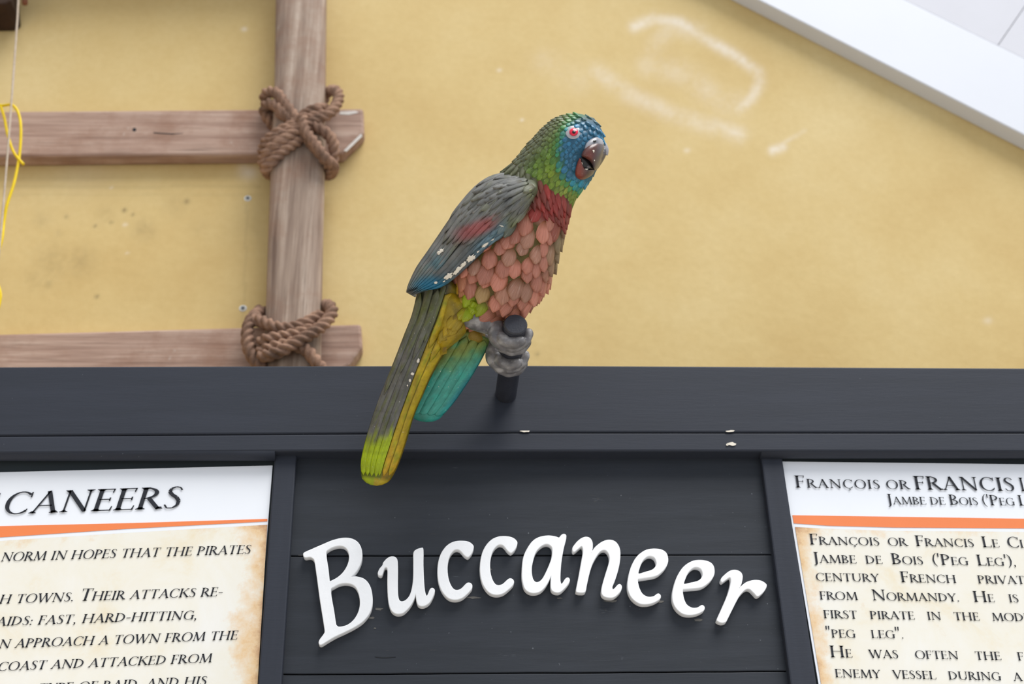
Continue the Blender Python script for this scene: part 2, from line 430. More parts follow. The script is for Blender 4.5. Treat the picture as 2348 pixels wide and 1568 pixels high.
on_rung([(352,303),(395,306),(420,305),(395,308),(352,305)],MBLK,'crack')
lashing([
 [(722,740,.07),(738,705,.045),(755,701,.014),(761,718,.0),(742,744,-.012),(708,768,-.022),(670,790,-.026),(640,806,-.024),(606,816,-.010),(590,812,.03)],
 [(736,722,.0),(706,738,-.010),(668,752,-.012),(632,750,-.012),(604,738,-.004),(586,730,.014),(596,712,.06)],
 [(612,716,.06),(586,722,.02),(570,748,.006),(568,786,.004),(578,816,.006),(600,846,.012),(618,872,.03)],
 [(716,752,-.008),(684,764,-.014),(648,772,-.014),(612,778,-.010),(592,790,.02)],
 [(700,776,-.012),(664,788,-.016),(626,796,-.014),(600,806,.0),(592,820,.03)],
 [(676,792,-.010),(702,802,-.012),(722,826,-.010),(742,852,.0),(760,876,.03)],
],.0112)

# ------------------------------------------------------------------ notice board
nb=empty('notice_board',at(1174,1568,YB+.02)); nb.location.z=0
tag(nb,'charcoal painted wooden notice board with a wide header and planked middle panel','notice board')
def quad_prism(name,pts,Y,depth,mat,bev=.002,smooth=False):
    V,Fc=prism([at(x,y,Y) for x,y in pts],depth); return mesh(name,V,Fc,mat,nb,smooth=smooth,bevel=bev)
hb=quad_prism('header_board',[(-420,842),(1174,837),(2780,846),(2780,991),(1174,990.5),(-420,1001)],YH,.10,MH,.0025)
lr=quad_prism('lower_rail',[(-420,1002.4),(1174,991.9),(2780,992.4),(2780,1036),(1740,1034),(680,1034),(-420,1042)],YH+.001,.10,MH,.003)
# quarter-round bead under the rail, above each poster
for (xa,xb,y) in ((-420,632,1040),(1742,2780,1035)):
    A=at(xa,y,YH+.013); B=at(xb,y,YH+.013); V,Fc=tube([A+(B-A)*i/10 for i in range(11)],.0115,14); mesh('bead',V,Fc,MH,nb)
# planks of the middle panel
def plank(y0a,y0b,y1a,y1b,k):
    n=26; top=[];bot=[]
    for i in range(n+1):
        f=i/n; xa=676-30*((y0a-1050)/500)+f*0
        X0=640-38*((y0a-1050)/518); X1=1745+74*((y0a-1050)/518); X2=640-38*((y1a-1050)/518); X3=1745+74*((y1a-1050)/518)
        j=1.0*noise.noise((f*9,k*3.1,0))+.6*noise.noise((f*31,k*1.7,2))
        top.append((X0+(X1-X0)*f, y0a+(y0b-y0a)*f+j)); j2=1.0*noise.noise((f*9,k*3.1+3.1,0))+.6*noise.noise((f*31,(k+1)*1.7,2))
        bot.append((X2+(X3-X2)*f, y1a+(y1b-y1a)*f+j2))
    V,Fc=prism([at(x,y,YB+.0006*((k*7)%3-1)) for x,y in top+bot[::-1]],.018)
    return mesh('plank',V,Fc,MP,nb,smooth=False,bevel=.0012)
plank(1030,1030,1273.5,1270,0); plank(1276.5,1272.6,1545.5,1537,1); plank(1548.5,1540,1840,1826,2)
V,Fc=prism([at(x,y,YB+.0185) for x,y in ((560,1000),(1800,1000),(1900,1840),(540,1840))],.01); mesh('backing_panel',V,Fc,MBACK,nb,smooth=False)
# posts
def vline(x0,y0,x1,y1,y): return x0+(x1-x0)*(y-y0)/(y1-y0)
def post(l,r,zdown=True):
    A=[at(l[0],1024,YB-.013),at(r[0],1024,YB-.013)]; 
    lo=[at(vline(l[0],1050,l[1],1568,1700),1700,YB-.013),at(vline(r[0],1050,r[1],1568,1700),1700,YB-.013)]
    f=[]
    for a,b in zip(A,lo):
        s=(b-a)/(b.z-a.z); f.append(a+s*(0-a.z))
    V,Fc=prism([A[0],A[1],f[1],f[0]],.05); return mesh('post',V,Fc,MPOST,nb,smooth=False,bevel=.0025)
post((631,592),(681,646)); post((1742,1812),(1790,1872))
# dark panels behind the posters
V,Fc=prism([at(x,y,YB-.001) for x,y in ((-420,1020),(650,1020),(620,1900),(-500,1900))],.012); mesh('backing_panel',V,Fc,MBACK,nb,smooth=False)
V,Fc=prism([at(x,y,YB-.001) for x,y in ((1770,1020),(2780,1020),(2900,1900),(1860,1900))],.012); mesh('backing_panel',V,Fc,MBACK,nb,smooth=False)
def chip_on_plane(pts,Y,mat,parent,t=.0006,name='chip_spot'):
    V,Fc=prism([at(x,y,Y-t) for x,y in catmull(pts,3,True)],t+.0003); return mesh(name,V,Fc,mat,parent,smooth=False)
def blob(cx,cy,rx,ry,n=9,seed=0):
    rr=random.Random(seed); return [(cx+rx*math.cos(a)*(rr.uniform(.55,1.1)),cy+ry*math.sin(a)*rr.uniform(.5,1.1)) for a in [2*math.pi*i/n for i in range(n)]]
for i,(x,y,rx,ry) in enumerate(((1205,988.5,13,2.2),(1675,988,12,2.2),(1678,1017,11,4.5),(1668,1019,4,2.5))):
    chip_on_plane(blob(x,y,rx,ry,9,i+3),YH,MCHIP,nb)
MCHIPG=m_plain('worn_grey_wood',(104,102,98),.8,.3,90,.2)
for i,(x,y,rx,ry) in enumerate(((868,1396,12,4),(852,1416,9,3),(908,1409,10,2),(860,1440,4,2),(940,1262,14,3),(984,1266,18,3),(1085,1370,18,2.5),(1196,1263,12,3.5),(1283,1371,8,2),(1298,1252,12,6),
        (1400,1378,16,3),(1512,1379,14,3.5),(1600,1421,10,5),(1666,1405,5,12),(1120,1305,8,3),(690,1272,8,1.5),(846,1262,6,1.2),(1700,1266,16,1),(1745,1266,5,1.2))):
    chip_on_plane(blob(x,y,rx,ry,11,i+40),YB,MCHIPG,nb,.0004)
chip_on_plane([(861,1505),(880,1507),(905,1505.5),(905,1507),(880,1509),(862,1507)],YB,MBLK,nb,.0003,'crack')

# ------------------------------------------------------------------ raised letters of the sign
c7=lambda L:[(660+x/4.119,1180+y/4.119) for x,y in L]
c8=lambda L:[(1200+x/3.913,1180+y/3.913) for x,y in L]
GB=[c7([(150,372),(162,357),(240,322),(330,283),(430,242),(530,222),(610,232),(665,270),(695,340),(692,430),(665,500),(625,555),(592,588),(600,590),(650,588),(720,610),(770,670),(793,760),(790,860),(760,940),(700,1010),(620,1062),(540,1103),(450,1145),(375,1188),(322,1221),(302,1222),(296,1205),(305,1180),(338,1135),(352,1105),(345,1040),(310,820),(280,600),(257,445),(240,412),(210,396),(168,401),(153,390)]),
    c7([(357,362),(385,325),(430,302),(490,290),(540,303),(573,345),(583,410),(565,480),(525,545),(470,595),(400,632),(390,630),(376,500)]),
    c7([(401,716),(440,675),(490,650),(550,642),(610,655),(650,690),(678,760),(685,850),(665,930),(620,1000),(560,1045),(490,1062),(460,1050),(448,1020),(430,900)])]
GU=[c7([(855,548),(870,512),(898,478),(906,452),(940,415),(975,398),(1010,402),(1030,430),(1034,500),(1033,650),(1035,740),(1045,800),(1070,822),(1110,812),(1150,770),(1175,700),(1188,600),(1190,450),(1191,362),(1215,332),(1258,318),(1275,330),(1275,450),(1280,600),(1290,720),(1308,770),(1325,755),(1345,708),(1363,695),(1382,710),(1375,750),(1340,820),(1300,852),(1265,860),(1235,848),(1220,810),(1210,745),(1203,745),(1185,800),(1150,862),(1100,915),(1060,932),(1015,928),(975,890),(952,800),(945,650),(946,520),(930,492),(907,505),(888,562),(872,570),(858,562)])]
GC=[c7([(1690,394),(1665,375),(1640,345),(1610,325),(1570,330),(1530,375),(1508,440),(1503,520),(1512,600),(1535,665),(1565,705),(1600,715),(1640,700),(1680,660),(1702,645),(1725,650),(1737,670),(1730,700),(1690,745),(1640,785),(1580,800),(1520,785),(1470,735),(1435,660),(1418,560),(1425,450),(1455,360),(1510,290),(1580,255),(1660,250),(1712,262),(1746,290),(1748,320),(1730,365),(1706,393)])]
GA=[c8([(325,207),(342,186),(362,176),(379,184),(378,220),(360,290),(340,400),(330,500),(328,590),(340,625),(355,615),(380,577),(400,567),(412,582),(405,610),(370,655),(330,690),(295,695),(262,680),(251,650),(250,600),(252,545),(245,545),(215,610),(170,670),(120,697),(60,695),(15,660),(-5,590),(-9,513),(0,400),(30,320),(80,245),(140,205),(220,190),(285,198),(315,208)]),
    c8([(263,340),(262,300),(240,270),(200,260),(150,285),(105,340),(78,430),(70,500),(80,570),(105,605),(140,605),(175,575),(210,510),(240,440),(258,385)])]
GN=[c8([(444,312),(452,285),(500,230),(550,203),(590,208),(614,240),(618,290),(610,335),(615,338),(650,290),(710,245),(770,228),(825,245),(860,300),(865,380),(850,480),(820,580),(795,640),(800,672),(820,665),(850,632),(868,627),(880,648),(865,690),(815,735),(770,742),(725,730),(705,700),(712,635),(745,520),(775,420),(772,360),(745,320),(710,315),(670,345),(620,430),(590,520),(565,630),(552,688),(515,696),(482,690),(478,670),(500,560),(525,420),(540,330),(530,285),(512,284),(470,320),(452,330)])]
GE=[c8([(1229,730),(1220,714),(1203,713),(1170,735),(1120,740),(1070,715),(1040,665),(1024,605),(1024,578),(1035,573),(1100,563),(1190,545),(1250,500),(1285,450),(1295,400),(1280,345),(1235,315),(1160,308),(1090,325),(1020,380),(970,470),(945,570),(940,650),(955,710),(990,760),(1045,795),(1110,800),(1170,785),(1220,755)]),
    c8([(1031,531),(1100,515),(1160,495),(1190,465),(1198,430),(1180,385),(1145,368),(1105,375),(1065,415),(1040,475)])]
GR=[c8([(1775,588),(1790,560),(1850,510),(1900,498),(1945,515),(1963,550),(1955,610),(1938,652),(1945,655),(2000,610),(2070,590),(2130,595),(2172,620),(2178,642),(2160,680),(2120,720),(2095,726),(2070,700),(2030,665),(1990,670),(1940,720),(1900,790),(1860,870),(1830,930),(1814,958),(1780,966),(1745,952),(1744,932),(1790,830),(1840,710),(1865,610),(1862,567),(1845,560),(1800,592),(1784,602)])]
def moved(loops,dx,dy,deg):
    P=loops[0]; cx=(min(p[0] for p in P)+max(p[0] for p in P))/2; cy=(min(p[1] for p in P)+max(p[1] for p in P))/2
    a=math.radians(deg); c,s=math.cos(a),math.sin(a)
    return [[(cx+dx+(x-cx)*c-(y-cy)*s, cy+dy+(x-cx)*s+(y-cy)*c) for x,y in L] for L in loops]
GC2=moved(GC,97.5,-11.2,3); GE2=moved(GE,103.8,25,4)
TL=.0118
def letter(ch,loops,label):
    Wp=[[at(x,y,YB-TL) for x,y in catmull(L,4,True)] for L in loops]
    o=sum(Wp[0],Vector())/len(Wp[0])
    me=curve_mesh([[(p.x-o.x,p.z-o.z) for p in L] for L in Wp],TL/2-.0009,.0009)
    for v in me.vertices:
        x,y,z=v.co; v.co=(x,-z+TL/2,y)
    me.update(); me.materials.clear(); me.materials.append(MLET)
    ob=bpy.data.objects.new('sign_letter',me); link(ob); ob.location=(o.x,YB-TL-.0005,o.z)
    tag(ob,label,'letter','raised letters of the white sign')
    return ob
for ch,g,lb in (('B',GB,'large white wooden capital B at the start of the sign'),('u',GU,'white wooden letter u beside the capital B, chipped at its foot'),
    ('c',GC,'white wooden letter c right after the u'),('c',GC2,'white wooden letter c just before the a'),('a',GA,'white wooden letter a in the middle of the sign word'),
    ('n',GN,'white wooden letter n right after the a'),('e',GE,'white wooden letter e right after the n'),('e',GE2,'white wooden letter e just before the final r'),
    ('r',GR,'white wooden letter r ending the sign word')):
    letter(ch,g,lb)

# ------------------------------------------------------------------ serif lettering for the posters
TK,TN=.118,.05
def g_line(x0,y0,x1,y1,w0,w1=None):
    w1=w0 if w1 is None else w1
    dx,dy=x1-x0,y1-y0;L=math.hypot(dx,dy);nx,ny=-dy/L,dx/L
    return [[(x0+nx*w0/2,y0+ny*w0/2),(x0-nx*w0/2,y0-ny*w0/2),(x1-nx*w1/2,y1-ny*w1/2),(x1+nx*w1/2,y1+ny*w1/2)]]
def g_arc(cx,cy,rx,ry,a0,a1,thin=TN,thick=TK):
    n=max(6,int(abs(a1-a0)/12)); out=[]
    def pt(k):
        a=math.radians(a0+(a1-a0)*k/n); w=thin+(thick-thin)*abs(math.cos(a))**1.6
        return (cx+rx*math.cos(a),cy+ry*math.sin(a)),(cx+(rx-w)*math.cos(a),cy+(ry-min(w,thin*1.1+.3*w))*math.sin(a))
    for k in range(n):
        a,b=pt(k);c,d=pt(k+1); out.append([a,b,d,c])
    return out
def g_ser(x,y,l=.26,w=TK):
    s=1 if y<.5 else -1; t=.035
    return [[(x-l/2,y),(x+l/2,y),(x+l/2,y+s*t),(x-l/2,y+s*t)],[(x-l/2*.8,y+s*t),(x+l/2*.8,y+s*t),(x+w/2,y+s*.1),(x-w/2,y+s*.1)]]
def g_poly(P,Wd):
    out=[]
    for i in range(len(P)-1): out+=g_line(*P[i],*P[i+1],Wd[i],Wd[i+1])
    return out
def stem(x,y0=0,y1=1,w=TK,s0=True,s1=True):
    o=g_line(x,y0,x,y1,w)
    if s0: o+=g_ser(x,y0,.26 if w>.08 else .22,w)
    if s1: o+=g_ser(x,y1,.26 if w>.08 else .22,w)
    return o
def hbar(x0,x1,y,w=.045): return g_line(x0,y,x1,y,w)
GL={}
GL['A']=(.76,g_line(.09,0,.385,1,TN)+g_line(.36,1,.66,0,TK)+hbar(.18,.55,.34)+g_ser(.09,0,.2,TN)+g_ser(.66,0,.24))
GL['B']=(.62,stem(.14)+g_arc(.16,.745,.34,.255,-90,90)+g_arc(.16,.265,.40,.265,-90,90))
GL['C']=(.74,g_arc(.42,.5,.38,.52,48,312)+g_line(.67,.98,.67,.74,.04)+g_line(.67,.22,.64,.1,.04))
GL['Ç']=(.74,GL['C'][1]+g_poly([(.42,0),(.48,-.12),(.44,-.2),(.34,-.2)],[.05,.07,.05,.04]))
GL['D']=(.78,stem(.14)+g_arc(.16,.5,.55,.5,-90,90))
GL['E']=(.58,stem(.14)+hbar(.14,.49,.978)+hbar(.14,.44,.52)+hbar(.14,.52,.022)+g_line(.48,1,.46,.82,.05,.03)+g_line(.43,.6,.43,.44,.04)+g_line(.51,0,.54,.2,.05,.03))
GL['F']=(.54,stem(.14)+hbar(.14,.49,.978)+hbar(.14,.42,.52)+g_line(.48,1,.46,.82,.05,.03)+g_line(.41,.6,.41,.44,.04))
GL['G']=(.80,g_arc(.42,.5,.38,.52,48,305)+g_line(.67,.98,.67,.74,.04)+g_line(.68,.02,.68,.42,TK)+g_ser(.68,.42,.26))
GL['H']=(.86,stem(.15)+stem(.69)+hbar(.15,.69,.52))
GL['I']=(.32,stem(.16))
GL['J']=(.34,stem(.18,-.05,1,TK,False,True)+g_poly([(.18,-.03),(.14,-.17),(.02,-.22)],[TK,.08,.04]))
GL['K']=(.74,stem(.14)+g_line(.16,.42,.58,.99,TN)+g_line(.29,.58,.67,0,TK)+g_ser(.58,1,.2,TN)+g_ser(.67,0,.22))
GL['L']=(.58,stem(.14)+hbar(.14,.50,.022)+g_line(.5,0,.53,.22,.05,.03))
GL['M']=(.98,g_line(.13,0,.19,1,TN)+g_line(.18,1,.48,.04,TK)+g_line(.48,.04,.77,1,TN)+g_line(.78,1,.85,0,TK)+g_ser(.13,0,.22,TN)+g_ser(.85,0,.26)+g_ser(.17,1,.16)+g_ser(.79,1,.16))
GL['N']=(.86,g_line(.15,0,.15,1,TN)+g_line(.14,.98,.71,.02,TK)+g_line(.71,0,.71,1,TN)+g_ser(.15,0,.22,TN)+g_ser(.71,1,.22,TN)+g_ser(.12,1,.18,TN))
GL['O']=(.86,g_arc(.43,.5,.40,.52,0,360))
GL['P']=(.60,stem(.14)+g_arc(.16,.725,.39,.275,-90,90))
GL['R']=(.70,stem(.14)+g_arc(.16,.735,.37,.265,-90,90)+g_line(.30,.5,.63,0,TK)+g_ser(.65,0,.2))
GL['S']=(.52,g_poly([(.43,.83),(.37,.95),(.25,.99),(.13,.92),(.10,.78),(.19,.63),(.33,.50),(.42,.34),(.41,.14),(.29,.015),(.15,.02),(.06,.18)],[.05,.045,.05,.08,.1,.115,.115,.11,.09,.05,.045,.05]))
GL['T']=(.68,stem(.34,0,1,TK,True,False)+hbar(.05,.63,.978)+g_line(.06,1,.09,.82,.05,.03)+g_line(.62,1,.59,.82,.05,.03))
GL['U']=(.82,stem(.15,.32,1,TK,False,True)+g_arc(.40,.33,.305,.345,180,360)+stem(.68,.32,1,TN,False,True))
GL['V']=(.74,g_line(.09,1,.38,0,TK)+g_line(.37,0,.66,1,TN)+g_ser(.09,1,.24)+g_ser(.66,1,.2,TN))
GL['W']=(1.1,g_line(.09,1,.34,0,TK)+g_line(.33,0,.56,1,TN)+g_line(.54,1,.78,0,TK)+g_line(.77,0,1.01,1,TN)+g_ser(.09,1,.24)+g_ser(1.01,1,.2,TN)+g_ser(.55,1,.2))
GL['Y']=(.68,g_line(.09,1,.34,.46,TK)+g_line(.34,.46,.60,1,TN)+stem(.34,0,.5,TK,True,False)+g_ser(.09,1,.22)+g_ser(.60,1,.2,TN))
dot=lambda x,y,r=.07:[[(x+r*math.cos(a*math.pi/4),y+r*math.sin(a*math.pi/4)) for a in range(8)]]
GL['.']=(.26,dot(.12,.06)); GL[':']=(.26,dot(.12,.06)+dot(.12,.5)); GL[',']=(.28,dot(.13,.06)+g_poly([(.16,.05),(.16,-.08),(.07,-.18)],[.08,.07,.03]))
GL['-']=(.40,hbar(.05,.35,.40,.07)); GL["'"]=(.20,g_line(.10,1.08,.10,.72,.10,.05)); GL['"']=(.34,g_line(.09,1.08,.09,.72,.09,.05)+g_line(.24,1.08,.24,.72,.09,.05))
GL['(']=(.30,g_poly([(.28,1.08),(.14,.85),(.08,.45),(.14,.08),(.28,-.16)],[.03,.07,.09,.07,.03])); GL[')']=(.30,g_poly([(.02,1.08),(.16,.85),(.22,.45),(.16,.08),(.02,-.16)],[.03,.07,.09,.07,.03]))
GL[' ']=(.34,[])
def text_line(txt, p0, p1, hbig, hsmall, Y, parent, slant=0.0, lead=0):
    """small caps: lower-case letters are set as small capitals; p0 and p1 are the ends of the baseline"""
    A=at(*p0,Y); B=at(*p1,Y); ex=(B-A); target=ex.length; ex.normalize(); ez=Vector((-ex.z,0,ex.x))
    k=(at(p0[0]+100,p0[1],Y)-at(p0[0],p0[1],Y)).length/100
    kv=(at(p0[0],p0[1],Y)-at(p0[0],p0[1]+100,Y)).length/100
    hb,hs=hbig*kv,hsmall*kv; ratio=k/kv
    items=[(c.upper(), hb if (c.isupper() or c in '()\'"') else hs) for c in txt]
    nat=sum(GL[c][0]*h for c,h in items); nsp=sum(1 for c,h in items if c==' ')
    xs=max(.86,min(1.52,target/nat)); rest=target-nat*xs
    if nsp: sp_,ls=rest/nsp,0
    else: sp_,ls=0,rest/max(1,len(items)-1)
    if nsp and sp_<-.12*hs: xs=target/nat; sp_=0
    V=[];Fc=[];x=0
    def flush():
        nonlocal V,Fc
        if V: mesh('printed_word',V,Fc,MINK,parent,smooth=False)
        V=[];Fc=[]
    for c,h in items:
        if c==' ': flush()
        for poly in GL[c][1]:
            b=len(V)
            for (a,y) in poly: V.append(A+ex*(x+a*h*xs+slant*y*h)+ez*(y*h))
            Fc.append(tuple(range(b,b+len(poly))))
        x+=GL[c][0]*h*xs+ls+(sp_ if c==' ' else 0)
    flush()
YP=YB-.0055
def sheet(name,pts,Y,mat,parent,t=.0010,attr=None):
    V,Fc=prism([at(x,y,Y) for x,y in pts],t); return mesh(name,V,Fc,mat,parent,smooth=False)
def parchment(top,bot,Y,parent,dist_edge,nx=60,ny=50):
    """top(x), bottom y and x-range as functions of a unit square"""
    V=[];E=[]
    for j in range(ny+1):
        for i in range(nx+1):
            u,v=i/nx,j/ny; x,y=top(u,v); V.append(at(x,y,Y)); E.append(dist_edge(x,y))
    n0=len(V); V+= [p+Vector((0,.0006,0)) for p in V[:]]; E=E+E
    Fc=[(j*(nx+1)+i,(j+1)*(nx+1)+i,(j+1)*(nx+1)+i+1,j*(nx+1)+i+1) for j in range(ny) for i in range(nx)]
    Fc+=[tuple(n0+k for k in reversed(f)) for f in Fc[:]]
    return mesh('parchment_print',V,Fc,MPARCH,parent,smooth=False,attrs={'edge':E})
# left poster
lp=empty('poster',at(300,1568,YP)); tag(lp,'poster left of the planks titled in slanted capitals, orange stripe and parchment print','poster')
xr=lambda y:vline(625,1067,585,1568,y)
sheet('poster_sheet',[(-420,1093),(625,1067),(xr(1760),1760),(-420,1760)],YP,MPAPER,lp,.003)
sheet('orange_stripe',[(-420,1225),(0,1206),(300,1199),(613,1189.5),(613,1195),(300,1211.5),(0,1231.5),(-420,1262)],YP-.0006,MORANGE,lp,.0005)
def lpt(u,v):
    yt=lambda x:interp([-420,0,300,613],[1272,1240,1221,1203],x)
    x0=-420; y_=0
    xR=613-26*v*1.3; x=x0+(xR-x0)*u; yt_=yt(x); return (x, yt_+(1755-yt_)*v)
def ledge(x,y):
    d=xr(y)-x; t=y-interp([-420,0,300,613],[1272,1240,1221,1203],x)
    e=max(0,1-d/95)*.74+max(0,1-t/70)*.36
    e+=.30*math.exp(-((x-540)**2/3000+(y-1450)**2/2500))
    return min(1.1,e)
parchment(lpt,None,YP-.0007,lp,ledge)
YT=YP-.0017
text_line('BUC',(-172,1185.5),(-14,1180),51,51,YT,lp,.20); text_line('CANEERS',(0,1179.5),(413,1164.5),51,51,YT,lp,.20)
text_line('norm in hopes that the pirates',(0,1287),(574,1269),22,20.5,YT,lp,.20)
text_line('h towns. Their attacks re-',(-4,1384),(510,1366),28,20.5,YT,lp,.20)
text_line('aids: fast, hard-hitting,',(-12,1435),(452,1419.5),28,20.5,YT,lp,.20)
text_line('n approach a town from the',(-5,1486.5),(544,1465.6),28,20.5,YT,lp,.20)
text_line('coast and attacked from',(-8,1538.5),(485,1518),28,20.5,YT,lp,.20)
text_line('type of raid, and his',(84,1588),(473,1570),28,20.5,YT,lp,.20)
# right poster
rp=empty('poster',at(2100,1568,YP)); tag(rp,'poster right of the planks titled in upright small capitals, orange stripe and parchment print','poster')
xl=lambda y:vline(1792,1058,1877,1568,y)
sheet('poster_sheet',[(1792,1058),(2780,1069),(2780,1760),(xl(1760),1760)],YP,MPAPER,rp,.003)
sheet('orange_stripe',[(1817,1181),(2348,1189),(2780,1196),(2780,1218),(2348,1211),(2050,1209),(1900,1205),(1820,1199.5)],YP-.0006,MORANGE,rp,.0005)
def rtop(x): return interp([1820,1900,2050,2348,2780],[1208,1212,1217,1219,1226],x)
def rpt(u,v):
    xL=1823+vline(0,0,85,510,1)*510*0+ (xl(1208+v*547)-xl(1208)); x=xL+(2780-xL)*u; yt=rtop(x); return (x,yt+(1755-yt)*v)
def redge(x,y):
    d=x-xl(y)-8; t=y-rtop(x)
    return min(1.1,max(0,1-d/62)*.66+max(0,1-t/45)*.40)
parchment(rpt,None,YP-.0007,rp,redge)
def seg(t,p0,p1,a,b): text_line(t,p0,p1,a,b,YT,rp)
seg('François',(1824,1117.5),(2020,1120.5),28,20.5); seg('or',(2033,1120.7),(2087,1121.5),28,20.5); seg('FRANCIS',(2098,1122),(2330,1125.8),31,31); seg('L',(2342,1126),(2362,1126.3),31,31)
seg("Jambe de Bois ('Peg L",(2036,1156),(2358,1159),24,17.5)
seg('François or Francis Le Cl',(1857,1248),(2357,1255.7),25,18.5)
seg("Jambe de Bois ('Peg Leg'),",(1866,1290),(2332,1297.4),25,18.5)
seg('century French privat',(1871,1331.5),(2352,1338.7),25,18.5)
seg('from Normandy. He is',(1880,1374),(2338,1381),25,18.5)
seg('first pirate in the mode',(1889,1417),(2366,1424.3),25,18.5)
seg('"peg leg".',(1894,1461),(2074,1463.7),25,18.5)
seg('He was often the f',(1904,1506.5),(2350,1514),27,19)
seg('enemy vessel during a',(1915.5,1552.4),(2346,1561),27,19)

# ------------------------------------------------------------------ wall screws, strings
def screw(px,py,label):
    s=empty('wall_screw',at(px,py,YW)); tag(s,label,'screw','screws in the ochre wall')
    def disc(r0,r1,y0,y1,mat,name):
        V=[];K=18
        for k in range(K):
            a=2*math.pi*k/K; V.append(at(px,py,YW)+Vector((r0*math.cos(a),-y0,r0*math.sin(a))))
        for k in range(K):
            a=2*math.pi*k/K; V.append(at(px,py,YW)+Vector((r1*math.cos(a),-y1,r1*math.sin(a))))
        Fc=[(k,(k+1)%K,K+(k+1)%K,K+k) for k in range(K)]+[tuple(range(K,2*K))]
        mesh(name,V,Fc,mat,s,smooth=False)
    disc(.0086,.0072,0,.0016,MPLUG,'plug'); disc(.0045,.0036,.0014,.0032,MSCREW,'screw_head')
screw(568,455,'grey screw in a white plug just below the upper rope lashing')
screw(557,707,'grey screw in a white plug just above the lower rope lashing')
YS=YW-.17
def cord(paths,rad,mat,name,label,cat,lobes=0):
    r=empty(name,at(paths[0][0][0],paths[0][0][1],YS)); tag(r,label,cat)
    for P in paths:
        V,Fc=tube(catmull([at(x,y,YS+d) for x,y,d in P],10),rad,10,lobes,500,.2); mesh('strand',V,Fc,mat,r)
cord([[(-60,236,0),(-20,238,0),(5,242,0),(28,241,-.004),(43,262,-.006),(48,300,-.006),(44,360,0),(32,420,0),(16,470,0),(9,510,.003),(5,545,0),(-4,580,0),(-14,625,0),(-4,655,0),(1,680,0),(-8,720,0),(-20,760,0)],
      [(2,244,0),(10,270,.003),(18,310,.004),(32,350,0),(54,377,-.002)]],.0031,MYEL,'yellow_cord','thin bright yellow cord looped over the rung at the left edge','cord')
cord([[(46,-120,-.02),(42,0,-.02),(36,100,-.02),(25,250,-.02),(15,380,-.02),(5,500,-.02),(-8,640,-.02),(-20,800,-.02)]],.0022,MTWINE,'twine','thin pale twisted twine hanging in front of the yellow cord','twine',3)

# ------------------------------------------------------------------ perch
pb=at(1160,903,YH); dirE=ray(1182,745); tE=(pb.z-CAM.z)/dirE.z; pe=CAM+dirE*tE
RP=.0170
per=empty('perch_pipe',pb); tag(per,'short black pipe sticking out of the header, gripped by the parrot','pipe')
def perch():
    n=10; ax=(pe-pb).normalized(); end=pe
    P=[pb-ax*.01+(end-(pb-ax*.01))*i/n for i in range(n+1)]
    V,Fc=tube(P,RP,28); mesh('pipe_tube',V,Fc,MPIPE,per,bevel=.0012)
    side=ax.cross(Vector((0,0,1))).normalized(); upv=side.cross(ax)
    K=28; V=[];Fc=[]
    for (r,h) in ((RP*1.03,-.006),(RP*1.03,.001),(RP*.93,.0030)):
        for k in range(K):
            a=2*math.pi*k/K; V.append(end+ax*h+(side*math.cos(a)+upv*math.sin(a))*r)
    for j in range(2):
        for k in range(K): Fc.append((j*K+k,j*K+(k+1)%K,(j+1)*K+(k+1)%K,(j+1)*K+k))
    Fc.append(tuple(range(2*K,3*K))); mesh('end_cap',V,Fc,MPIPE,per,smooth=False)
perch()

# ------------------------------------------------------------------ parrot
camd=lambda p:(M.transposed()@(p-CAM)).z
D0=camd(pe)+.045                      # distance of the bird's middle plane
KP=D0/F                               # metres per traced pixel there
def Q(p):                             # traced (x, y, height towards the viewer) to a point of the place
    d=D0-p[2]*KP; return CAM+M@Vector(((p[0]-CX)/F*d,(p[1]-CY)/F*d,d))
par=empty('parrot_figure',Q((1165,770,0))); tag(par,'painted parrot figure with blue head, pink breast and long tail, perched on the black pipe','parrot')
def pmesh(name,V,Fc,mat,parent,cols=None,smooth=True,colf=None):
    if colf: cols=[lin(colf(*v[:2])) for v in V]
    return mesh(name,[Q(v) for v in V],Fc,mat,parent,smooth=smooth,cols=cols)
AX=[(1362,271),(1353,283),(1335,306),(1314,332),(1290,363),(1256,405),(1225,450),(1193,505),(1165,560),(1140,615),(1117,660),(1092,690),(1066,714),(1046,736)]
HW=[1,38,63,76,81,82,92,105,115,117,101,72,40,6]
DP=[1,34,56,68,72,72,80,92,99,98,84,60,36,6]
ZC=[12,12,12,12,11,8,4,0,0,0,0,0,0,0]
sp_pts=catmull([(a[0],a[1],h,d,z) for a,h,d,z in zip(AX,HW,DP,ZC)],5)
def spine(t):
    f=t*(len(sp_pts)-1); i=min(int(f),len(sp_pts)-2); f-=i
    return tuple(a+(b-a)*f for a,b in zip(sp_pts[i],sp_pts[i+1]))
def frame(t):
    e=.012; a=spine(max(0,t-e)); b=spine(min(1,t+e)); d=Vector((b[0]-a[0],b[1]-a[1],0)).normalized()
    return d, Vector((-d.y,d.x,0))*(-1)      # along the body, and across it towards the breast
def surf(t,ph):
    x,y,h,dp,z=spine(t); d,pv=frame(t)
    h=max(h,1);dp=max(dp,1)
    if pv.x<0: pv=-pv
    return Vector((x,y,z))+pv*(h*math.cos(ph))+Vector((0,0,1))*(dp*math.sin(ph))
def snorm(t,ph):
    e=.01; a=surf(min(1,t+e),ph)-surf(max(0,t-e),ph); b=surf(t,ph+.02)-surf(t,ph-.02)
    n=a.cross(b); n.normalize(); x,y,h,dp,z=spine(t)
    if n.dot(surf(t,ph)-Vector((x,y,z)))<0: n=-n
    return n,a.normalized()
def mixc(a,b,f): f=max(0,min(1,f)); return tuple(p+(q-p)*f for p,q in zip(a,b))
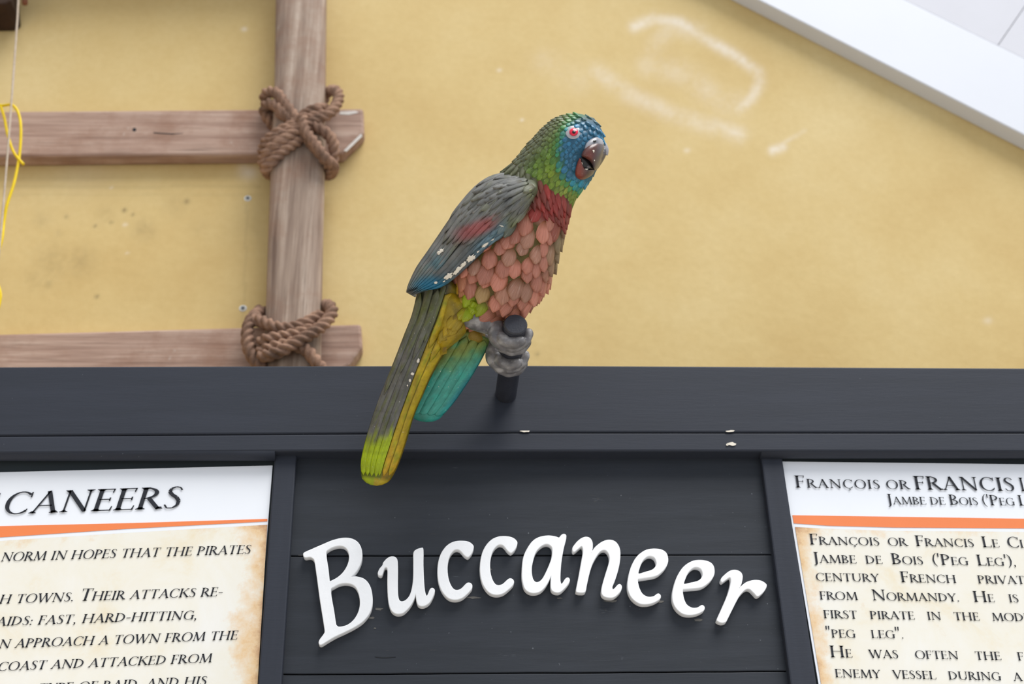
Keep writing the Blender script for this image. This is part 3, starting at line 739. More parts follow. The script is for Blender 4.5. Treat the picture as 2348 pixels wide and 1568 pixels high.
def sstep(a,b,x): t=max(0,min(1,(x-a)/(b-a))); return t*t*(3-2*t)
BLUE=(40,108,142);CYAN=(20,132,174);TEAL=(44,132,146);GREEN=(92,124,36);OLIVE=(92,96,62);BRG=(58,140,76);LIME=(150,172,22);YELL=(196,168,20);PINK=(196,130,110);REDC=(150,50,46);GREY=(92,94,90)
def head_col(x,y):
    d=math.hypot(x-1352,(y-346)*.80)
    axial=(x-1300)*.62-(y-300)*.78*0
    g=mixc(GREEN,OLIVE,sstep(-2,44,((1272-x)*.78+(338-y)*.62)))            # nape
    g=mixc(g,(126,146,30),.8*math.exp(-((x-1268)**2+(y-395)**2)/900))
    g=mixc(g,(142,152,56),.95*math.exp(-((x-1308)**2/900+(y-432)**2/260)))
    b=mixc(BLUE,CYAN,.85*math.exp(-((x-1312)**2/700+(y-286)**2/120)))
    b=mixc(b,CYAN,.8*math.exp(-((x-1383)**2/160+(y-318)**2/500)))
    b=mixc(b,TEAL,sstep(385,415,y)); b=mixc(b,CYAN,.7*math.exp(-((x-1335)**2/500+(y-417)**2/80)))
    b=mixc(b,(58,84,84),sstep(22,2,y-262-((x-1330)/60)**2*14)*.9)
    c=mixc(b,mixc(BRG,g,sstep(64,84,d)),sstep(56,74,d))
    return c
def body_col(x,y):
    # distance along the body axis decides the big colour fields
    s=(1256-x)*.56+(y-405)*.83; q=(x-1256)*.83+(y-405)*.56
    if s<21 : return head_col(x,y)
    c=mixc(head_col(x,y),(128,138,40),.4)
    red=mixc((124,64,54),(164,52,48),.5+.8*noise.noise((x*.08,y*.08,0)))
    pink=mixc(PINK,(176,110,90),.5+.6*noise.noise((x*.05,y*.05,3)))
    front=sstep(-40,-12,q)
    c=mixc(OLIVE,red,front) if s<86 else mixc(OLIVE,pink,sstep(-95,-70,q))
    vent=sstep(40,10,math.hypot((x-1085)*.9,(y-694)))
    c=mixc(c,LIME,vent); c=mixc(c,YELL,sstep(1070,1035,x)*sstep(630,655,y))
    return c
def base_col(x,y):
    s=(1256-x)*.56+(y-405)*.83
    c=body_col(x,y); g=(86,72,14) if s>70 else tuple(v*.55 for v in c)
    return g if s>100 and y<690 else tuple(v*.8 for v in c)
def build_body():
    NT_,NP=66,40; V=[];Fc=[]
    for i in range(NT_+1):
        for k in range(NP): V.append(surf(i/NT_,2*math.pi*k/NP))
    for i in range(NT_):
        for k in range(NP): Fc.append((i*NP+k,(i+1)*NP+k,(i+1)*NP+(k+1)%NP,i*NP+(k+1)%NP))
    Fc+=[tuple(range(NP)),tuple(range(NT_*NP+NP-1,NT_*NP-1,-1))]
    return V,Fc
bV,bF=build_body(); BB=BVHTree.FromPolygons(bV,bF)
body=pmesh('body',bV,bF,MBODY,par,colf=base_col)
def zat(bvh,x,y,default=None):
    h=bvh.ray_cast(Vector((x,y,500)),Vector((0,0,-1)))
    if h[0] is not None: return h[0].z
    n=bvh.find_nearest(Vector((x,y,0)))
    return n[0].z if default is None else default
# one feather and one scale, shared by all copies
def feather_mesh(name,prof,dome,lift,nx=6,ny=7,mat=None,notch=0):
    V=[];Fc=[]
    for j in range(ny+1):
        v=j/ny; w=interp([p[0] for p in prof],[p[1] for p in prof],v)
        for i in range(nx+1):
            u=i/nx*2-1
            V.append((u*w/2, v-(abs(u)**2)*.10*v*(1 if v>.6 else .4), dome*(1-u*u)*math.sin(min(1,v*1.1+.15)*math.pi*.55)+lift*v*v-.02))
    n=nx+1
    Fc=[(j*n+i,j*n+i+1,(j+1)*n+i+1,(j+1)*n+i) for j in range(ny) for i in range(nx)]
    b=len(V); rim=[i for i in range(n)]+[j*n+nx for j in range(1,ny+1)]+[ny*n+i for i in range(nx-1,-1,-1)]+[j*n for j in range(ny-1,0,-1)]
    for r in rim: V.append((V[r][0]*.9,V[r][1]*.97,-.16))
    for q in range(len(rim)):
        q2=(q+1)%len(rim); Fc.append((rim[q2],rim[q],b+q,b+q2))
    me=bpy.data.meshes.new(name); me.from_pydata(V,[],Fc); me.update(); me.polygons.foreach_set('use_smooth',[True]*len(me.polygons)); me.materials.append(mat)
    return me
ME_BREAST=feather_mesh('breast_feather',[(0,.55),(.3,.9),(.6,1.02),(.8,.96),(.92,.74),(1,.40)],.20,.14,8,7,MFO)
ME_COVERT=feather_mesh('covert_feather',[(0,.6),(.3,.92),(.6,1.0),(.8,.86),(.92,.6),(1,.24)],.13,.03,6,6,MFO)
ME_RED=feather_mesh('collar_feather',[(0,.6),(.35,.95),(.65,.92),(.85,.62),(1,.14)],.16,.14,6,6,MFO)
ME_SCALE=feather_mesh('head_feather',[(0,.8),(.3,1.04),(.6,1.1),(.85,1.0),(1,.70)],.20,.07,6,5,MSK)
cnt={}
def put(me,name,p,n,d,wid,ln,col,parent,roll=0):
    P0=Q(p); ex=0.5
    N=(Q(p+n*ex)-P0).normalized(); Dv=(Q(p+d*ex)-P0); Dv=(Dv-N*Dv.dot(N)).normalized()
    if roll: Dv=Matrix.Rotation(roll,3,N)@Dv
    X=Dv.cross(N)
    o=bpy.data.objects.new(name,me); link(o,parent)
    w,l=wid*KP,ln*KP; z=(w+l)/2
    Rm=Matrix(((X.x*w,Dv.x*l,N.x*z),(X.y*w,Dv.y*l,N.y*z),(X.z*w,Dv.z*l,N.z*z))).to_4x4()
    Rm.translation=P0-wloc(parent); o.matrix_basis=Rm
    o.color=(*lin(tuple(max(0,min(255,c)) for c in col)),1)
    return o
BEAKC=(1354,366)
rr=random.Random(3)
def arclen(t0,t1):
    a=spine(t0);b=spine(t1); return math.hypot(a[0]-b[0],a[1]-b[1])
t=.02; row=0
rows=[]
while t<.925:
    x,y,h,dp,z=spine(t); s=(1256-x)*.56+(y-405)*.83
    if s<-60: kind,wd_,ln,step='h',12.5,15,9.6
    elif s<4: kind,wd_,ln,step='h',16,21,12.5
    elif s<58: kind,wd_,ln,step='r',20,44,13
    else: kind,wd_,ln,step='b',37,46,27
    rows.append((t,kind,wd_,ln))
    dt=.001
    while arclen(t,t+dt)<step: dt+=.001
    t+=dt
for ri,(t,kind,wd_,ln) in reversed(list(enumerate(rows))):
    x,y,h,dp,z=spine(t); per_=math.pi*(3*(h+dp)-math.sqrt((3*h+dp)*(h+3*dp)))
    n=max(6,int(per_/(wd_*(.80 if kind=='r' else .90)))); 
    for k in range(n):
        ph=2*math.pi*(k+.5*(ri%2))/n+rr.uniform(-.02,.02)
        pp=(ph+math.pi)%(2*math.pi)-math.pi          # visible side is 0..pi
        if not (-.55<pp<math.pi or pp<-math.pi+.35): continue
        jt=1.9 if kind=='b' else 1; ph+=rr.uniform(-.05,.05)*(kind=='b'); p=surf(t+rr.uniform(-.005,.005)*jt,ph); nn,dd=snorm(t,ph)
        if kind=='h':
            if math.hypot(p.x-1316,p.y-303)<15 and p.z>0: continue
            if p.z>0 and ((p.x-1357)/33)**2+((p.y-364)/44)**2<1 and not(p.x<1338 and p.y<345): continue
            # under the beak: front of the lower face
        if kind!='h' and p.z>0:
            if p.x<1180 and (p.y-402)<(1180-p.x)*.9-6 and kind=='b': pass
        c=body_col(p.x+dd.x*ln*.5,p.y+dd.y*ln*.5) if kind!='h' else head_col(p.x,p.y)
        k_=rr.uniform(.90,1.10); c=tuple(v*k_ for v in c)
        if kind=='b' and body_col(p.x,p.y)[0]>150 and rr.random()<.18: c=mixc(c,(156,134,110),.4)
        if kind=='b': c=mixc(c,(120,114,80),.75*sstep(.74,.93,math.cos(ph))*sstep(625,560,p.y))
        s=rr.uniform(.9,1.12) if kind!='b' else rr.uniform(.88,1.2)
        fr=Vector((.84,.54,0)); fr=fr-nn*fr.dot(nn)
        if kind=='r': dd=(dd+fr*1.25).normalized()
        elif kind=='b': dd=(dd+fr*.18).normalized()
        if kind=='h': put(ME_SCALE,'head_feather',p-nn*1.2,nn,dd,wd_*s*1.12,ln*s,c,body,rr.uniform(-.12,.12))
        elif kind=='r': put(ME_RED,'collar_feather',p-nn*1.5,nn,dd,wd_*s,ln*s,c,body,rr.uniform(-.1,.1))
        else: put(ME_BREAST,'breast_feather',p-nn*2.0,nn,dd,wd_*s,ln*s,c,body,rr.uniform(-.16,.16))

# dome over a traced outline, lying on the figure's surface
def dome(name,outline,h,bvh,mat,parent,colf,power=2.5,embed=5,rings=7,sm=3,tilt=(0,0),flat=None,lift=0):
    O=catmull(outline,sm,True) if sm>1 else outline
    cx=sum(p[0] for p in O)/len(O); cy=sum(p[1] for p in O)/len(O); V=[];n=len(O)
    R=[1.0,1.0]+[math.cos(math.pi/2*(i+1)/(rings+1)) for i in range(rings)]
    for ri,r in enumerate(R):
        for p in O:
            x=cx+(p[0]-cx)*r; y=cy+(p[1]-cy)*r; z=(zat(bvh,x,y) if flat is None else flat)+lift
            e=0 if r>=1 else (1-r**power)**(1/2)
            V.append((x,y,z+(h+tilt[0]*(x-cx)+tilt[1]*(y-cy))*e-(embed if ri==0 else 0)))
    Fc=[]
    for j in range(len(R)-1):
        for i in range(n): Fc.append((j*n+i,j*n+(i+1)%n,(j+1)*n+(i+1)%n,(j+1)*n+i))
    z=(zat(bvh,cx,cy) if flat is None else flat)+lift
    V.append((cx,cy,z+h)); c=len(V)-1; j=len(R)-1
    for i in range(n): Fc.append((j*n+i,j*n+(i+1)%n,c))
    Fc=[tuple(reversed(f)) for f in Fc]
    if isinstance(mat,tuple): pass
    return pmesh(name,V,Fc,mat,parent,colf=colf)
def ring_pts(cx,cy,rx,ry,n=14): return [(cx+rx*math.cos(2*math.pi*i/n),cy+ry*math.sin(2*math.pi*i/n)) for i in range(n)]
eye=dome('eye',ring_pts(1314.5,303.5,17.5,15.5),2.6,BB,MBEAK,par,lambda x,y:(176,174,178),1.6,4)
hz=zat(BB,1315,303)
dome('iris',ring_pts(1315.5,302.5,10,9),5,BB,MRED,eye,lambda x,y:(220,20,60),2,4,lift=3.2)
dome('pupil',ring_pts(1316,302.5,4.2,4.0,10),3,BB,MBLK,eye,lambda x,y:(20,20,20),2,3,lift=7.4)
for ob in eye.children: pass
def beakc(x,y):
    c=mixc((96,62,54),(84,82,88),sstep(1352,1376,x+ (y-360)*.35)); return mixc(c,(128,58,48),.7*math.exp(-((x-1352)**2+(y-357)**2)/120))
dome('mouth',[(1334,358),(1350,366),(1362,380),(1362,390),(1350,396),(1336,390),(1331,374)],6,BB,MBLK,par,lambda x,y:(12,12,12),3,3)
dome('upper_beak',[(1333,357),(1338,345),(1350,332),(1366,325),(1382,327),(1390,338),(1391,352),(1385,366),(1376,380),(1366,391),(1360,386),(1358,379),(1351,369),(1341,362)],27,BB,MBEAK,par,beakc,3.6,6,8)
def lowc(x,y): return mixc((132,60,46),(84,74,76),sstep(1328,1352,x))
dome('lower_beak',[(1330,362),(1333,372),(1338,382),(1347,390),(1357,391),(1364,389),(1360,399),(1350,407),(1338,412),(1327,411),(1319,402),(1320,386),(1325,370)],15,BB,MBEAK,par,lowc,3.4,6,7)
dome('tongue',ring_pts(1350,383,6.5,5.5,10),8,BB,MBEAK,par,lambda x,y:(104,102,104),2,0)
dome('cere',[(1340,342),(1345,328),(1356,318),(1368,314),(1380,319),(1390,328),(1396,343),(1393,357),(1387,350),(1381,335),(1370,330),(1357,334),(1347,342)],17,BB,MBEAK,par,lambda x,y:mixc((168,168,174),(110,112,118),math.exp(-((x-1364)**2+(y-324)**2)/90)),2.4,5)
dome('nostril',ring_pts(1364,324,4.2,3.2,10),5.5,BB,MBLK,par,lambda x,y:(40,40,44),2,4,lift=12)

# wing
WT=[(1231,424),(1222,405),(1190,397),(1136,401),(1093,426),(1053,470),(1027,506),(1004,540),(978,578),(954,613),(936,651),(931,670)]
WB=[(1233,430),(1232,442),(1217,465),(1196,494),(1172,522),(1137,550),(1106,577),(1076,606),(1043,636),(1010,658),(975,667),(945,678)]
SX=[0,.15,.35,.6,.8,1]
ZT=[-60,-36,-24,-16,-16,-22]; ZM=[-92,-110,-110,-90,-60,-34]; ZB=[-88,-100,-110,-96,-66,-38]
WTc=catmull(WT,6);WBc=catmull(WB,6)
def wing(s,t,off=0,mir=1):
    f=max(0,min(1,s))*(len(WTc)-1); i=min(int(f),len(WTc)-2); f-=i
    a=[WTc[i][j]+(WTc[i+1][j]-WTc[i][j])*f for j in (0,1)]; b=[WBc[i][j]+(WBc[i+1][j]-WBc[i][j])*f for j in (0,1)]
    zt,zm,zb=interp(SX,ZT,s),interp(SX,ZM,s),interp(SX,ZB,s)
    # quadratic through top edge, middle, bottom edge
    q=2*t-1; z=(zt*(1-t)+zb*t)+(zm-(zt+zb)/2)*(1-q*q)
    x=a[0]+(b[0]-a[0])*t; y=a[1]+(b[1]-a[1])*t
    if mir<0:                                          # far wing: same shape on the hidden side, tucked in a little
        x+= 22*(1-t); y+=12*(1-t)
    return Vector((x,y,-(z-off)*mir))
def wing_col(x,y):
    s=(1230-x)*.755+(y-425)*.656; q=-(1230-x)*.656+(y-425)*.755     # along / across (q grows to the lower edge)
    n=noise.noise((x*.04,y*.04,9)); n2=noise.noise((x*.11,y*.11,5))
    c=mixc((96,97,94),(126,125,120),.5+.8*n)
    c=mixc(c,(112,118,66),.75*math.exp(-((x-1222)**2/380+(y-432)**2/1200)))
    c=mixc(c,(110,118,70),.6*math.exp(-((x-1180)**2/900+(y-515)**2/350)))
    c=mixc(c,(100,104,62),.30*sstep(.1,.5,n2))
    red=math.exp(-(((x-1092)*.93-(y-525)*.36)/50)**4-(((x-1092)*.36+(y-525)*.93)/17)**4)
    c=mixc(c,(158,74,72),.85*red)
    e=x*.62+y*.78                                                   # lower fringe
    low=sstep(1098,1122,e+4*n2)*sstep(1172,1150,x)
    c=mixc(c,(92,124,140),.85*low*sstep(1050,1100,x))
    c=mixc(c,(88,94,98),.8*low*sstep(1100,1060,x))
    tip=sstep(42,10,math.hypot((x-992)*.62,(y-653)*1.5)); c=mixc(c,(24,112,150),.9*tip)
    c=mixc(c,(58,112,132),.6*math.exp(-((x-1000)**2/900+(y-605)**2/900))*sstep(.0,.3,n2+.2))
    return c
def build_wing(mir):
    NS,NTt=44,16; V=[];Fc=[]
    for layer in (0,1):
        for i in range(NS+1):
            for j in range(NTt+1):
                p=wing(i/NS,j/NTt,0,mir)
                if layer: p.z-=mir*(10+10*math.sin(math.pi*j/NTt))
                V.append(p)
    n=(NS+1)*(NTt+1)
    for i in range(NS):
        for j in range(NTt):
            a=i*(NTt+1)+j; q=(a,a+1,a+NTt+2,a+NTt+1); Fc.append(q); Fc.append(tuple(n+v for v in reversed(q)))
    rim=[i*(NTt+1) for i in range(NS+1)]+[NS*(NTt+1)+j for j in range(1,NTt+1)]+[i*(NTt+1)+NTt for i in range(NS-1,-1,-1)]+[j for j in range(NTt-1,0,-1)]
    for k in range(len(rim)):
        a,b=rim[k],rim[(k+1)%len(rim)]; Fc.append((a,b,n+b,n+a))
    if mir<0: Fc=[tuple(reversed(f)) for f in Fc]
    return V,Fc
def wing_feather(parent,mir,s0,s1,ta,tb,hw,off,dm,colk=1.0,blunt=.75,name='wing_feather',ns=16,nu=6):
    """a long feather laid along the wing: from (s0,ta) to (s1,tb), half width hw (in t)"""
    V=[];C=[];nn=nu+1
    for i in range(ns+1):
        f=i/ns; s=s0+(s1-s0)*f; tc_=ta+(tb-ta)*f
        w=hw*min(1,(f/.12)**.5 if f<.12 else 1)*(1 if f<blunt else math.sqrt(max(.015,1-((f-blunt)/(1-blunt))**2)))
        for j in range(nn):
            u=j/nu*2-1
            tt=tc_+u*w
            p=wing(s-abs(u)**2*.012*(1 if f>.5 else 0),max(-.02,min(1.02,tt)),off+dm*(1-u*u)+off*.5*f-2.5*abs(u)**6,mir); V.append(p)
            c=wing_col(p.x,p.y); e=.62 if (abs(u)>.9) else 1.0; c=tuple(v*colk*e*(1+.10*noise.noise((s*60,tt*90,off))) for v in c); C.append(lin(tuple(max(0,min(255,v)) for v in c)))
    Fc=[(i*nn+j,i*nn+j+1,(i+1)*nn+j+1,(i+1)*nn+j) for i in range(ns) for j in range(nu)]
    b=len(V); rim=list(range(nn))+[i*nn+nu for i in range(1,ns+1)]+[ns*nn+j for j in range(nu-1,-1,-1)]+[i*nn for i in range(ns-1,0,-1)]
    for r in rim: v=V[r].copy(); v.z-=mir*5; V.append(v); C.append(tuple(x*.4 for x in C[r]))
    for q in range(len(rim)):
        q2=(q+1)%len(rim); Fc.append((rim[q2],rim[q],b+q,b+q2))
    if mir<0: Fc=[tuple(reversed(f)) for f in Fc]
    return pmesh(name,V,Fc,MFE,parent,cols=C)
def make_wing(mir):
    V,Fc=build_wing(mir); w=pmesh('wing',V,Fc,MFE,par,colf=lambda x,y:tuple(v*.82 for v in wing_col(x,y)))
    rw=random.Random(5)
    # long flight feathers, lowest layer
    for k in range(6):                                   # dark narrow ones along the back
        t0=.05+.075*k; wing_feather(w,mir,.36+.02*k,.985-.012*k,t0,.10+.09*k,.052,1.2+.9*k,2.0,.90+.15*rw.random(),.93)
    for k in range(4):                                   # broad blue ones along the lower edge
        wing_feather(w,mir,.30+.025*k,[.985,.975,.955,.90][k],.60+.105*k,.62+.12*k,.085,2.0+.6*(3-k),3.6,1.0,.85)
    # middle row: greater coverts
    for k in range(9):
        t0=.07+.098*k; wing_feather(w,mir,.30,[.62,.64,.63,.62,.62,.60,.58,.50,.46][k]+rw.uniform(-.015,.015),t0,t0+.015,.062,6.0+.3*(k%2),3.2,.96+.1*rw.random(),.82)
    # median and lesser coverts
    for r in range(2,7):
        s0=.022+.056*r; nk=[4,6,7,8,9,9,10][r]
        for k in range(nk+r%2):
            t0=(k+(.5 if r%2==0 else 0))/nk
            wing_feather(w,mir,s0+rw.uniform(-.01,.01),s0+.15+.012*r+rw.uniform(-.02,.02),t0,t0,.62/nk,9.5-.7*r,2.4,.9+.2*rw.random(),.5,'covert_feather',9,4)
    bv=BVHTree.FromPolygons(V,Fc); dl=Vector((-.755,.656,0)); dc=Vector((.656,.755,0))
    for j in range(8,-1,-1):                            # from the flight feathers up to the shoulder
        a=2+j*14.5
        for k in range(-9,12):
            q=(k+.5*(j%2))*15.5+rw.uniform(-2,2); pos=Vector((1226,426,0))+dl*(a+rw.uniform(-3,3))+dc*q
            h=bv.ray_cast(Vector((pos.x,pos.y,500*mir)),Vector((0,0,-mir)))
            if h[0] is None: continue
            nr=h[1] if h[1].z*mir>0 else -h[1]
            if nr.z*mir<.5: continue
            d=(dl+dc*.25*(q/60)).normalized(); d=(d-nr*d.dot(nr)).normalized()
            sz=1+.06*j/2; tip=h[0]+d*22; c=wing_col(tip.x,tip.y); kk=rw.uniform(.88,1.16)
            put(ME_COVERT,'covert_feather',h[0]+nr*(5.6-.3*j),nr,d,20*sz*rw.uniform(.9,1.1),36*sz*rw.uniform(.9,1.15),tuple(v*kk for v in c),w,rw.uniform(-.12,.12))
    return w
w1=make_wing(1); w2=make_wing(-1)
wV,wF=build_wing(1); WBV=BVHTree.FromPolygons(wV,wF)
def spotz(pts,bvh,lift,parent,i=0):
    return dome('chip_spot',pts,1.4,bvh,MCHIP,parent,lambda x,y:(230,222,206),2,2,2,2,lift=lift)
for i,(x,y,rx,ry,a) in enumerate(((1112,562,10,4,-38),(1130,549,6,2.2,-38),(1080,592,14,7.5,-40),(1050,619,17,6.5,-42),(1063,606,10,5.5,-42),(1028,633,13,7.5,-35),(1010,577,11,5,-35),(1096,577,5,2,-38),(1150,518,6,1.6,20),(999,648,5,4,0),(1018,645,4,2,-30))):
    P=blob(0,0,rx,ry,22,i+70); A_=math.radians(a); P=[(x+p[0]*math.cos(A_)-p[1]*math.sin(A_),y+p[0]*math.sin(A_)+p[1]*math.cos(A_)) for p in P]
    spotz(P,WBV,9.5 if i!=8 else 12,w1)
for i,(x,y,r) in enumerate(((1361,346,2.6),(1363,368,1.4))): spotz(blob(x,y,r,r*1.5,7,i+5),BB,27,par)  # small pale raised spots on the upper beak
for i,(x,y,rx,ry) in enumerate(((1334,376,2.2,6),(1345,388,4.5,2.5))): spotz(blob(x,y,rx,ry,8,i+9),BB,12,par)  # cream raised spots beside the mouth

# tail: a folded wedge, dark on top and yellow below
TLf=[(962,640),(946,715),(926,768),(906,820),(886,870),(866,920),(849,970),(836,1015),(827,1058),(828,1088)]
TRg=[(1030,640),(1006,715),(984,772),(962,828),(942,880),(924,930),(907,978),(893,1022),(880,1062),(872,1094)]
TRr=[(1085,690),(1068,760),(1022,808),(992,858),(969,908),(949,955),(935,1003),(922,1043),(910,1074),(897,1098)]
lc,gc,rc=catmull(TLf,6),catmull(TRg,6),catmull(TRr,6)
def tailp(f,side,u,off=0):
    k=max(0,min(1,f))*(len(lc)-1); i=min(int(k),len(lc)-2); k-=i
    L_=lambda C:Vector((C[i][0]+(C[i+1][0]-C[i][0])*k,C[i][1]+(C[i+1][1]-C[i][1])*k,0))
    a,g,r=L_(lc),L_(gc),L_(rc); th=interp([0,.15,.5,.9,1],[44,34,24,22,15],f)
    a.z=-2; g.z=th; r.z=-4+8*f
    if side==0: p=a.lerp(g,u); p.z+=math.sin(math.pi*u)*6
    else: p=g.lerp(r,u); p.z+=math.sin(math.pi*u)*4
    p.z+=off; return p
def tail_col(x,y):
    n=noise.noise((x*.05,y*.03,2)); n2=noise.noise((x*.15,y*.06,7))
    c=mixc((88,89,84),(116,114,110),.5+.9*n); c=mixc(c,(94,104,44),.5*sstep(.0,.35,n2)+.35*sstep(820,700,y))
    return mixc(c,(172,194,12),sstep(985,1020,y+(x-870)*.35+18*n2))
def under_col(x,y):
    n=noise.noise((x*.05,y*.03,12)); c=mixc((204,176,22),(166,142,24),.5+.9*n)
    c=mixc(c,(206,166,24),sstep(980,1060,y)); return mixc(c,(146,166,24),.5*sstep(.1,.4,noise.noise((x*.1,y*.1,1))))
def build_tail():
    NF=40;V=[];C=[];prof=[(0,u/6) for u in range(7)]+[(1,u/5) for u in range(1,6)]
    for i in range(NF+1):
        f=i/NF
        for (sd,u) in prof:
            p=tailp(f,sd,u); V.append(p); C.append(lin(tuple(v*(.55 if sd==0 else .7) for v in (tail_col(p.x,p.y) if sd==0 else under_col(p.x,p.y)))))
        for u in (.66,.33):
            a,b=tailp(f,0,0),tailp(f,1,1); p=a.lerp(b,u); p.z-=16; V.append(p); C.append(lin((70,66,40)))
    K=len(prof)+2
    # rounded end
    e=[V[NF*K+k] for k in range(K)]; cen=sum(e,Vector())/K
    for r_,ad in ((.86,9),(.55,17),(.2,21)):
        for k in range(K):
            p=cen.lerp(e[k],r_)+Vector((-.35*ad,.93*ad,0)); V.append(p); C.append(lin((160,176,22) if k<5 else (184,160,34) if k<12 else (150,140,50)))
    Fc=[]
    for i in range(NF+3):
        for k in range(K): Fc.append((i*K+k,(i+1)*K+k,(i+1)*K+(k+1)%K,i*K+(k+1)%K))
    Fc+=[tuple(range(K)),tuple(range((NF+4)*K-1,(NF+3)*K-1,-1))]
    return V,Fc,C
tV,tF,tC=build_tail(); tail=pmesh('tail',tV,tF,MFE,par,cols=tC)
def tail_feather(parent,fn,colf,f0,f1,u0,u1,hw0,hw1,off,dm,name='tail_feather',ns=22,nu=10,blunt=.9,side=0):
    V=[];C=[];nn=nu+1
    for i in range(ns+1):
        f=i/ns; ff=f0+(f1-f0)*f; uc=u0+(u1-u0)*f; w=hw0+(hw1-hw0)*f
        w*=(1 if f<blunt else math.sqrt(max(.03,1-((f-blunt)/(1-blunt))**2)))*(min(1,(f/.06)**.5) if f<.06 else 1)
        for j in range(nn):
            u=j/nu*2-1; p=fn(ff,side,max(0,min(1,uc+u*w)),off+dm*.5*(1-u*u)-1.2*abs(u)**6); V.append(p)
            c=colf(p.x,p.y); e=.5 if abs(u)>.98 else 1; c=tuple(max(0,min(255,v*e*(1+.12*noise.noise((f*14,uc*30+u*3,1))))) for v in c); C.append(lin(c))
    Fc=[(i*nn+j,(i+1)*nn+j,(i+1)*nn+j+1,i*nn+j+1) for i in range(ns) for j in range(nu)]
    b=len(V); rim=list(range(nn))+[i*nn+nu for i in range(1,ns+1)]+[ns*nn+j for j in range(nu-1,-1,-1)]+[i*nn for i in range(ns-1,0,-1)]
    for r in rim: v=V[r].copy(); v.z-=6; V.append(v); C.append(tuple(x*.4 for x in C[r]))
    for q in range(len(rim)):
        q2=(q+1)%len(rim); Fc.append((rim[q],rim[q2],b+q2,b+q))
    return pmesh(name,V,[tuple(reversed(f)) for f in Fc],MFE,parent,cols=C)
for k,(u,f1) in enumerate(((.12,1.0),(.33,1.0),(.55,1.0),(.77,1.0),(.93,.98))):
    tail_feather(tail,tailp,tail_col,.10,f1,u,u,.125,.12,1.5+.5*(k%2),3.2,blunt=.96)
for k,(u,f0,f1,h) in enumerate(((.14,.05,.52,.14),(.42,.02,.40,.16),(.72,.04,.33,.16),(.9,.02,.25,.12))):
    tail_feather(tail,tailp,tail_col,f0,f1,u,u,h,h*.8,4.0,3.5,'tail_covert',14,6,.7)
for k,(u,f0,f1,h) in enumerate(((.25,.12,.98,.24),(.70,.10,.96,.26))):
    tail_feather(tail,tailp,under_col,f0,f1,u,u,h,h,1.2,2.5,'under_tail_feather',22,6,.92,1)
for k,(u,f0,f1,h) in enumerate(((.2,.04,.26,.2),(.55,.03,.30,.22),(.85,.02,.24,.16))):
    tail_feather(tail,tailp,under_col,f0,f1,u,u,h,h*.8,3.5,3.0,'under_tail_feather',12,6,.7,1)
TBV=BVHTree.FromPolygons(tV,tF)
for i,(x,y,rx,ry) in enumerate(((959,827,4,6),(946,857,5,3.5),(940,872,3,4),(934,884,2,3))): spotz(blob(x,y,rx,ry,9,i+90),TBV,6.5,tail)

# second tail lobe, turquoise below
SL=[(1046,752),(1012,808),(986,850),(965,890),(948,925),(942,948)]
SR=[(1124,776),(1112,810),(1090,850),(1066,888),(1040,925),(1012,956)]
slc,src_=catmull(SL,6),catmull(SR,6)
def lobe(f,side,u,off=0):
    k=max(0,min(1,f))*(len(slc)-1); i=min(int(k),len(slc)-2); k-=i
    a=Vector((slc[i][0]+(slc[i+1][0]-slc[i][0])*k,slc[i][1]+(slc[i+1][1]-slc[i][1])*k,-52)); b=Vector((src_[i][0]+(src_[i+1][0]-src_[i][0])*k,src_[i][1]+(src_[i+1][1]-src_[i][1])*k,-66))
    p=a.lerp(b,u); p.z+=10*math.sin(math.pi*u)+off+30*(1-f)**2; return p
def lobe_col(x,y):
    n=noise.noise((x*.04,y*.04,21)); c=mixc((122,134,52),(66,158,142),sstep(800,868,y+(x-1030)*.35+16*n))
    c=mixc(c,(26,120,140),.8*sstep(24,4,abs((x-1062)*.83+(y-880)*.62-14)));return mixc(c,(44,166,148),.5*sstep(.1,.4,n))
def build_lobe():
    NF=24;NU=8;V=[];C=[]
    K=2*(NU+1)
    for i in range(NF+1):
        f=i/NF
        for j in range(NU+1): V.append(lobe(f,0,j/NU))
        for j in range(NU,-1,-1): p=lobe(f,0,j/NU); p.z-=14+6*math.sin(math.pi*j/NU); V.append(p)
    e=V[NF*K:(NF+1)*K]; cen=sum(e,Vector())/K
    for r_,ad in ((.9,6),(.6,13),(.2,16)):
        for k in range(K): V.append(cen.lerp(e[k],r_)+Vector((-.35*ad,.93*ad,0)))
    Fc=[]
    for i in range(NF+3):
        for k in range(K): Fc.append((i*K+k,(i+1)*K+k,(i+1)*K+(k+1)%K,i*K+(k+1)%K))
    Fc+=[tuple(range(K)),tuple(range((NF+4)*K-1,(NF+3)*K-1,-1))]
    return V,Fc
lV,lF=build_lobe(); lob=pmesh('tail_lobe',lV,lF,MFE,par,colf=lambda x,y:tuple(v*.95 for v in lobe_col(x,y)))
lob['label']='turquoise underside of the second tail lobe'
for k,(u,f1) in enumerate(((.14,1.0),(.38,1.0),(.62,1.0),(.86,1.0))):
    tail_feather(lob,lobe,lobe_col,.05,f1,u,u,.135,.135,1.2,3.0,blunt=.97)

